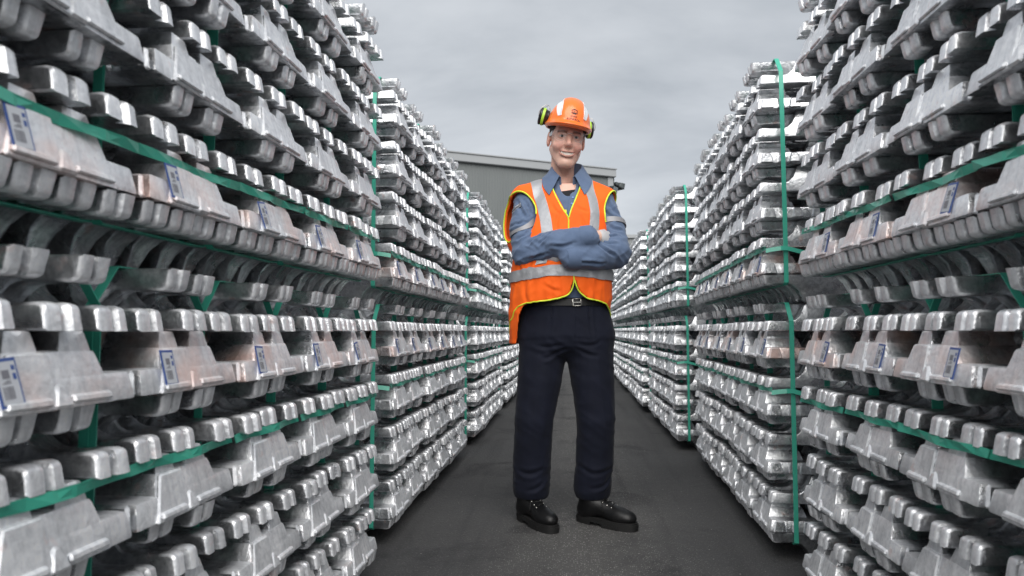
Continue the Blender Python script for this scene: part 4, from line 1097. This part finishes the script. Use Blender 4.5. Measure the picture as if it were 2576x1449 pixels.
bm = strip(shirt_field, [(.002, -.085, 1.49), (-.006, -.105, 1.44), (-.018, -.12, 1.36), (-.02, -.13, 1.30)], .030, (1, 0, 0), .004, n=24, m=4); part('placket', bm, M['denim'], shirt)
for z_, x_ in ((1.462, -.003), (1.425, -.008)):
    bm = bmesh.new(); bmesh.ops.create_cone(bm, cap_ends=True, segments=14, radius1=.0058, radius2=.005, depth=.003)
    p_ = project(shirt_field, [(x_, -.10, z_)], .008)[0]
    bmesh.ops.transform(bm, matrix=Matrix.Translation(p_) @ Matrix.Rotation(R(70), 4, 'X'), verts=bm.verts); part('button', bm, M['button'], shirt)
bm = strip(shirt_field, [(-.062, -.115, 1.395), (-.032, -.12, 1.393)], .016, (0, 0, 1), .004, n=8, m=3); part('pocket_tab', bm, mat('yellow_tab', (.75, .68, .03), .6), shirt)

# ---- trousers
def trouser_field(P):
    d = smin(ellipsoid(P, (-.040, .030, .835), (.212, .134, .100)), loft(P, [(.835, .2115, .134, -.040, .029), (.92, .205, .132, -.040, .022), (1.005, .188, .122, -.040, .016)], 2.15), .01)
    l1 = chain(P, [(-.140, .03, .83), (-.160, .015, .64), (-.184, .005, .46), (-.196, .03, .28), (-.200, .045, .150)], [.110, .099, .0865, .084, .084], .004)
    l2 = chain(P, [(.062, .03, .83), (.080, .018, .64), (.094, .010, .47), (.086, .04, .28), (.075, .058, .155)], [.110, .097, .0855, .083, .084], .004)
    cut = np.minimum(P[..., 2] - (.108 + .15 * np.clip(-P[..., 1] - .01, 0, .1)), 1)
    legs = np.minimum(l1, l2)
    d = smin(d, legs, .035)
    # the cloth closes in below the inseam
    gapc = np.maximum(cone(P, (-.040, -.3, .56), (-.040, .4, .56), .032, .032), -1)
    return np.maximum(d, -cut)
V, F = box_nets(trouser_field, (-.32, -.20, .10), (.22, .23, 1.02), .0066)
nrm = normals_of(trouser_field, V); z = V[:, 2]
hemw = np.exp(-((z - .21) / .075) ** 2); kneew = np.exp(-((z - .47) / .12) ** 2); crot = np.exp(-((z - .76) / .09) ** 2)
st = ridged(V * np.array([5, 5, 26]) + 7.7) - .45; dg = ridged((V @ RM) * np.array([8, 8, 22]) + 1.3) - .45; lg = ridged(V * np.array([20, 20, 3.2]) + 4.4) - .45
TCR = [([(.0, -.10, .775), (.05, -.11, .755), (.11, -.10, .75)], .005, .008), ([(-.03, -.10, .765), (-.08, -.11, .74), (-.14, -.11, .735)], .005, .008), ([(.01, -.11, .80), (.06, -.115, .79), (.13, -.10, .80)], .004, .008),
       ([(-.05, -.11, .79), (-.11, -.115, .78), (-.18, -.10, .79)], .004, .008), ([(-.10, -.12, .97), (-.105, -.12, .90), (-.12, -.12, .82)], .004, .007), ([(.075, -.12, .97), (.075, -.12, .90), (.085, -.115, .82)], .004, .007),
       ([(-.14, -.03, .25), (-.20, -.04, .23), (-.26, -.02, .245)], .006, .010),
       ([(.02, -.02, .26), (.08, -.03, .235), (.15, -.0, .25)], .006, .010), ([(-.14, -.02, .19), (-.17, -.035, .165), (-.21, -.035, .155)], .006, .009), ([(.15, -.0, .20), (.12, -.02, .175), (.07, -.025, .165)], .006, .009)]
V = V + nrm * crease_disp(V, nrm, TCR, trouser_field)[:, None]
V = V + nrm * (st * .005 * hemw + dg * (.0012 + .002 * kneew + .003 * crot) + lg * .0025)[:, None]
tro = link('trousers', np_mesh('trousers', V, F, M['navy']), person)
def crease(pts, r=.0016):
    C = project(trouser_field, smooth_line(pts, 20), -.0002); bm = bmesh.new(); tube(bm, [tuple(p) for p in C], r, 5); return bm
part('fly_seam', crease([(.004, -.11, .975), (.004, -.115, .88), (.0, -.115, .80), (-.02, -.10, .755)], .0022), M['navy'], tro)
part('side_seam', crease([(-.225, -.06, .93), (-.245, -.04, .80), (-.25, -.03, .64), (-.255, -.02, .46), (-.265, .01, .28), (-.272, .02, .17)]), M['navy'], tro)
for s_, x_ in ((-1, -.105), (1, .075)): part('pleat', crease([(x_, -.115, .975), (x_ - s_ * .004, -.118, .92)], .003), M['navy'], tro)
# belt
bt = [(-.040 + .192 * math.cos(t), .016 + .126 * math.sin(t), .985) for t in np.linspace(R(-200), R(20), 24)]
belt = part('belt', strip(trouser_field, bt, .030, (0, 0, 1), .002, n=50, m=4, thick=.004), M['black'], person)
bm = bmesh.new(); pb = project(trouser_field, [(.012, -.13, .985)], .010)[0]
for bx in ((-.024, .024, .017, .020), (-.024, .024, -.020, -.017), (-.024, -.0205, -.017, .017), (.0205, .024, -.017, .017)): box(bm, bx[0], bx[1], -.003, .003, bx[2], bx[3], bevel=.001)
box(bm, -.020, -.017, -.004, .002, -.0175, .0175); box(bm, -.02, .022, -.005, -.003, -.0015, .0015)
bmesh.ops.transform(bm, matrix=Matrix.Translation(pb) @ Matrix.Rotation(R(-2), 4, 'Y') @ Matrix.Scale(.82, 4), verts=bm.verts); part('buckle', bm, M['steel'], belt)

# ---- boots
def boot(heel, toe):
    h = Vector((heel[0], heel[1], 0)); t = Vector((toe[0], toe[1], 0)); d = (t - h); Lb = d.length; ang = math.atan2(d.y, d.x)
    Mx = Matrix.Translation(h) @ Matrix.Rotation(ang, 4, 'Z') @ Matrix.Diagonal((Lb / .30, Lb / .335, .88, 1))
    def bf(P):
        q = ellipsoid(P, (.232, 0, .056), (.066, .050, .040)); q = smin(q, cone(P, (.20, 0, .060), (.095, 0, .095), .044, .046), .03)
        q = smin(q, cone(P, (.062, 0, .08), (.062, 0, .22), .050, .055), .04); q = smin(q, ellipsoid(P, (.055, 0, .058), (.055, .045, .045)), .03)
        return np.maximum(q, .024 - P[..., 2])
    V, F = box_nets(bf, (-.02, -.08, .01), (.32, .08, .26), .0058)
    me_ = np_mesh('boot', V, F, M['black']); me_.transform(Mx)
    b = link('boot', me_, person)
    bm = bmesh.new(); n = 40; prof = []
    for i in range(n):
        t_ = 2 * math.pi * i / n; c, s = math.cos(t_), math.sin(t_)
        x = .149 + .156 * (abs(c) ** .75) * (1 if c > 0 else -1); wv = .056 if x > .16 else .049 if x < .1 else .047 + .009 * (x - .1) / .06
        prof.append((x, wv * (abs(s) ** .7) * (1 if s > 0 else -1)))
    def slab(k, z0, z1, sel=None):
        p = [q for q in prof if sel is None or sel(q[0])]
        lo = [bm.verts.new((.149 + (x - .149) * k, y * k, z0)) for x, y in p]; hi = [bm.verts.new((.149 + (x - .149) * k, y * k, z1)) for x, y in p]
        bm.faces.new(lo[::-1]); bm.faces.new(hi)
        for i in range(len(p)): bm.faces.new((lo[i], lo[(i + 1) % len(p)], hi[(i + 1) % len(p)], hi[i]))
    slab(1.0, .017, .031); slab(.975, .0315, .040); slab(.985, .0, .0165, lambda x: x > .125); slab(.985, .0, .0166, lambda x: x < .092)
    for i in range(4):
        for s in (-1, 1): box(bm, .165 + i * .019, .173 + i * .019, s * .052 - .004, s * .052 + .004, .001, .015)
    bm.transform(Mx); link('sole', finish(bm, 'sole', M['sole'], 35), b)
    bm = bmesh.new()
    for k in range(4):
        xx = .190 - k * .022; pts = []
        for j in range(9):
            y = -.026 + .0065 * j; pts.append((xx + .010 * (j / 8 - .5) * (1 if k % 2 else -1), y, .2))
        P = np.array(pts); P[:, 2] = np.interp(P[:, 0], [.06, .12, .2], [.17, .15, .12]); P = project(bf, P, .0022)
        tube(bm, [tuple(p) for p in P], .0024, 5)
    for s in (-1, 1):
        P = project(bf, np.array([(.135, s * .008, .15), (.140, s * .028, .135), (.150, s * .042, .110), (.158, s * .050, .080), (.150, s * .052, .070)]), .003); tube(bm, [tuple(p) for p in P], .0022, 5)
    bm.transform(Mx); link('laces', finish(bm, 'laces', M['sole']), b)
    bm = bmesh.new()
    for k in range(4):
        for s in (-1, 1):
            p = project(bf, [(.190 - k * .022, s * .030, .10 + .012 * k)], .0015)[0]
            nn = Vector(normals_of(bf, np.array([p]))[0]); t0 = bmesh.new(); bmesh.ops.create_cone(t0, cap_ends=True, segments=10, radius1=.0042, radius2=.003, depth=.003)
            t0.transform(Matrix.Translation(p) @ nn.to_track_quat('Z', 'Y').to_matrix().to_4x4()); tm = bpy.data.meshes.new('t'); t0.to_mesh(tm); t0.free(); bm.from_mesh(tm); bpy.data.meshes.remove(tm)
    bm.transform(Mx); link('eyelets', finish(bm, 'eyelets', M['steel']), b)
boot((-.255, .098), (-.088, -.140)); boot((.012, .082), (.260, -.074))

# ---- gloved hands, tucked away; five fingers each
def hand(name, wrist, dirv, palm_n, thumb_s):
    w_ = np.array(wrist); d = np.array(dirv, float); d /= np.linalg.norm(d); nn = np.array(palm_n, float); nn -= d * (nn @ d); nn /= np.linalg.norm(nn); s = np.cross(nn, d)
    at_ = lambda a, b, c: tuple(w_ + d * a + s * b + nn * c)
    def hf(P):
        q = cone(P, at_(.008, 0, 0), at_(.03, 0, 0), .0285, .030)
        q = smin(q, chain(P, [at_(.02, -.022, 0), at_(.085, -.028, .0)], [.018, .016]), .02); q = smin(q, chain(P, [at_(.02, .022, 0), at_(.085, .026, .0)], [.018, .015]), .02)
        q = smin(q, cone(P, at_(.03, 0, -.002), at_(.085, 0, -.002), .018, .016), .02)
        for k, (b, ln) in enumerate(((-.031, .070), (-.011, .080), (.010, .076), (.030, .060))):
            q = smin(q, chain(P, [at_(.085, b, 0), at_(.085 + ln * .48, b * 1.08, .012), at_(.085 + ln * .78, b * 1.1, .030), at_(.085 + ln * .90, b * 1.1, .046)], [.0105, .0098, .009, .008], .006), .005)
        q = smin(q, chain(P, [at_(.02, thumb_s * .026, .006), at_(.055, thumb_s * .046, .014), at_(.088, thumb_s * .048, .026)], [.014, .0115, .010], .008), .01)
        return q
    c = w_ + d * .05
    V, F = box_nets(hf, c - .125, c + .125, .0052); return link(name, np_mesh(name, V, F, M['glove']), person)
hand('glove', (.104, -.126, 1.258), (.60, .80, .0), (-.3, 1, 0), -1)
hand('glove', (-.055, -.150, 1.190), (-.95, .25, .16), (.2, 1, 0), 1)
bm = bmesh.new(); tube(bm, [(.050, -.176, 1.262), (.070, -.167, 1.264), (.104, -.145, 1.264)], [.030, .029, .0285], 14); part('wrist', bm, mat('wrist_skin', (0.68, 0.43, 0.335), .46), person)

# ---- helmet with ear muffs
HEL = HEAD @ Matrix.Translation((0, .004, .047)) @ Euler((R(2), R(3.5), 0)).to_matrix().to_4x4()
HLI = np.array(HEL.inverted())
def to_hel(P): return P @ HLI[:3, :3].T + HLI[:3, 3]
def dome(Q):
    d = ellipsoid(Q, (0, .004, .0), (.100, .126, .130))
    # raised centre panel running front to back, falling to the sides in a step
    d = smin(d, np.maximum(ellipsoid(Q, (0, .004, .004), (.1035, .1285, .1345)), np.abs(Q[..., 0]) - .046 - .10 * np.clip(.10 - Q[..., 2], 0, .1)), .004)
    return d
def helmet_h(Q):
    d = dome(Q)
    rim = ellipsoid(Q, (0, -.004, .004), (.1085, .140, .018))
    peak = ellipsoid(Q, (0, -.075, .000), (.092, .100, .013))
    o = smin(d, smin(rim, peak, .012), .014)
    inner = ellipsoid(Q, (0, .004, -.006), (.0945, .1205, .128))
    o = np.maximum(o, -inner)
    return np.maximum(o, -(Q[..., 2] + .010 + .16 * np.clip(-Q[..., 1] - .09, -.02, .2) * 0))
V, F = box_nets(lambda P: helmet_h(P), (-.13, -.20, -.03), (.13, .16, .155), .0038)
me = np_mesh('helmet', V, F, M['helmet']); me.transform(HEL)
helmet = link('helmet', me, person)
def hel_part(name, bm, mats, parent=helmet, angle=None, smooth=True):
    bm.transform(HEL); return link(name, finish(bm, name, mats, angle, smooth), parent)
for s in (-1, 1):                                                      # reflective stickers
    bm = strip(dome, [(s * .062, -.020, .118), (s * .070, -.055, .098), (s * .072, -.084, .070), (s * .066, -.106, .040)], [.052, .048, .040, .026], (1, s * .35, 0), .0004, n=20, m=6, thick=.0014)
    hel_part('sticker', bm, M['white_tape'], angle=60)
def text_mesh(body, size, spacing=1.0):
    cu = bpy.data.curves.new('txt', 'FONT'); cu.body = body; cu.size = size; cu.align_x = 'CENTER'; cu.space_character = spacing; cu.offset = size * .012
    o = bpy.data.objects.new('txt', cu); COL.objects.link(o); dg = bpy.context.evaluated_depsgraph_get(); dg.update()
    me_ = bpy.data.meshes.new_from_object(o.evaluated_get(dg)); bpy.data.objects.remove(o); bpy.data.curves.remove(cu)
    return me_
def shell_out(Q): return smin(dome(Q), smin(ellipsoid(Q, (0, -.004, .004), (.1085, .140, .018)), ellipsoid(Q, (0, -.075, .000), (.092, .100, .013)), .012), .014)
def wrap_on(f, verts2, off):                                           # flat x/z drawing pushed back on to the front of f
    return project(f, [(x, -.13 + .9 * x * x, z) for x, z in verts2], off)
def lettering(body, size, x0, z0, spacing=1.0, off=.0010):
    me_ = text_mesh(body, size, spacing); bm = bmesh.new(); bm.from_mesh(me_); bpy.data.meshes.remove(me_)
    bmesh.ops.triangulate(bm, faces=bm.faces)
    for _ in range(1): bmesh.ops.subdivide_edges(bm, edges=[e for e in bm.edges if e.calc_length() > .004], cuts=1)
    q = wrap_on(shell_out, [(v.co.x + x0, v.co.y + z0) for v in bm.verts], off)
    for v, p in zip(bm.verts, q): v.co = p
    return bm
def plate(poly, off=.0010):
    bm = bmesh.new(); q = wrap_on(shell_out, poly, off); bm.faces.new([bm.verts.new(p) for p in q]); bmesh.ops.triangulate(bm, faces=bm.faces); return bm
LX, LZ = .006, .070
ring = lambda sg: [(-.0185, 0.0075 * sg), (-.0185, .0115 * sg), (-.0115, .0115 * sg), (-.0075, .0165 * sg), (.0075, .0165 * sg), (.0115, .0115 * sg), (.0185, .0115 * sg), (.0185, .0075 * sg),
                   (.0105, .0075 * sg), (.0060, .0095 * sg), (0, .0100 * sg), (-.0060, .0095 * sg), (-.0105, .0075 * sg)]
for sg in (1, -1): hel_part('emblem', plate([(LX + x, LZ + z) for x, z in ring(sg)]), M['print'], smooth=False)
hel_part('emblem_lettering', lettering('NZAS', .0135, LX, LZ - .0048, 1.12), M['print'], smooth=False)
hel_part('name_lettering', lettering('CHRIS', .0125, LX - .001, LZ - .0315, 1.0), M['print'], smooth=False)
hel_part('name_lettering', lettering('BLENKIRON', .0125, LX - .001, LZ - .0440, 1.0), M['print'], smooth=False)
for x0_ in (-.052, .050):                                              # vent slots
    for k in range(2): hel_part('vent_slot', plate([(x0_ + k * .012 - .005, .014), (x0_ + k * .012 + .005, .014), (x0_ + k * .012 + .005, .0165), (x0_ + k * .012 - .005, .0165)], .004), M['print'], smooth=False)
def lathe_x(bm, prof, n=26, sy=1.0):
    rings = [[bm.verts.new((x, math.cos(2 * math.pi * k / n) * r * sy, math.sin(2 * math.pi * k / n) * r)) for k in range(n)] for x, r in prof]
    for a, b in zip(rings, rings[1:]):
        for k in range(n): bm.faces.new((a[k], a[(k + 1) % n], b[(k + 1) % n], b[k]))
    bm.faces.new(rings[0]); bm.faces.new(rings[-1][::-1])
for s in (-1, 1):
    C = Matrix.Translation(((-.112, .028, .034) if s < 0 else (.099, .085, .020))) @ Euler((0, R(-s * 6), R(s * 6))).to_matrix().to_4x4() @ Matrix.Scale(s, 4, (1, 0, 0)) @ Matrix.Scale(.9, 4)
    def muff(name, prof, mt, parent):
        bm = bmesh.new(); lathe_x(bm, prof, sy=.82); bmesh.ops.transform(bm, matrix=C, verts=bm.verts); return hel_part(name, bm, mt, parent, 40)
    cup = muff('ear_muff', [(-.020, .030), (-.018, .036), (-.004, .0385), (.0, .042), (.001, .0425)], M['muff_black'], helmet)
    muff('lime_shell', [(.0012, .040), (.002, .0445), (.010, .0455), (.015, .044), (.0155, .038)], M['muff_lime'], cup)
    muff('cushion', [(.0157, .036), (.017, .0435), (.024, .0445), (.029, .040), (.031, .030), (.028, .020)], M['muff_black'], cup)
    bm = bmesh.new(); box(bm, -.045, -.016, -.016, .016, -.010, .024, bevel=.006, seg=2); bmesh.ops.transform(bm, matrix=C, verts=bm.verts); hel_part('mount', bm, M['muff_black'], cup, 40)
    bm = bmesh.new()
    for yy in (-1, 1):
        pts = [(-.022, yy * .010, .020), (-.012, yy * .020, .050), (.004, yy * .026, .058), (.020, yy * .034, .046), (.033, yy * .036, .016), (.030, yy * .034, -.006)]
        C2 = smooth_line(pts, 16); tube(bm, [tuple(p) for p in C2], .0013, 5)
    bmesh.ops.transform(bm, matrix=C, verts=bm.verts); hel_part('wire_arm', bm, M['steel'], cup)

# ---- safety glasses
glasses = None
def lens_pt(a, b): # a: angle across the face, b: height
    return Vector((.084 * math.sin(a), -.022 - .088 * math.cos(a) * (1 - .05 * b / .02), b))
for s in (-1, 1):
    bm = bmesh.new(); n, m = 14, 6; g = []
    edge_t, edge_b = [], []
    for i in range(n):
        u = i / (n - 1); a = s * (R(9) + R(56) * u)
        top = .0215 - .004 * u; botm = -.0075 - .018 * math.sin(min(1, u * 1.25 + .12) * math.pi) ** .6 * 1.0
        if u < .12: botm = .002 - .010 * u / .12
        botm = max(botm, -.0265) + .008 * max(0, u - .75) / .25
        g.append([bm.verts.new(lens_pt(a, botm + (top - botm) * k / (m - 1))) for k in range(m)])
        edge_t.append(lens_pt(a, top)); edge_b.append(lens_pt(a, botm))
    for i in range(n - 1):
        for k in range(m - 1): bm.faces.new((g[i][k], g[i + 1][k], g[i + 1][k + 1], g[i][k + 1]))
    ob = head_part('safety_glasses' if glasses is None else 'lens', bm, M['lens'], person if glasses is None else glasses)
    if glasses is None: glasses = ob
    bm = bmesh.new(); tube(bm, edge_b, .0007, 5); tube(bm, edge_t, .0008, 5); head_part('lens_rim', bm, M['clear_frame'], glasses)
    bm = bmesh.new()
    A0, A1 = lens_pt(s * R(64), .014), Vector((s * .084, .012, .004))
    q = [A0 + Vector((0, 0, -.016)), A0 + Vector((0, 0, .006)), A1 + Vector((0, 0, .006)), A1 + Vector((0, 0, -.002))]
    f_ = bm.faces.new([bm.verts.new(p) for p in q]); bmesh.ops.solidify(bm, geom=[f_], thickness=.002)
    head_part('temple', bm, M['lens'], glasses, smooth=False)
bm = bmesh.new(); tube(bm, [lens_pt(R(a), .006 + .004 * math.cos(R(a * 9))) for a in range(-9, 10, 3)], .0016, 6); head_part('nose_bridge', bm, M['clear_frame'], glasses)
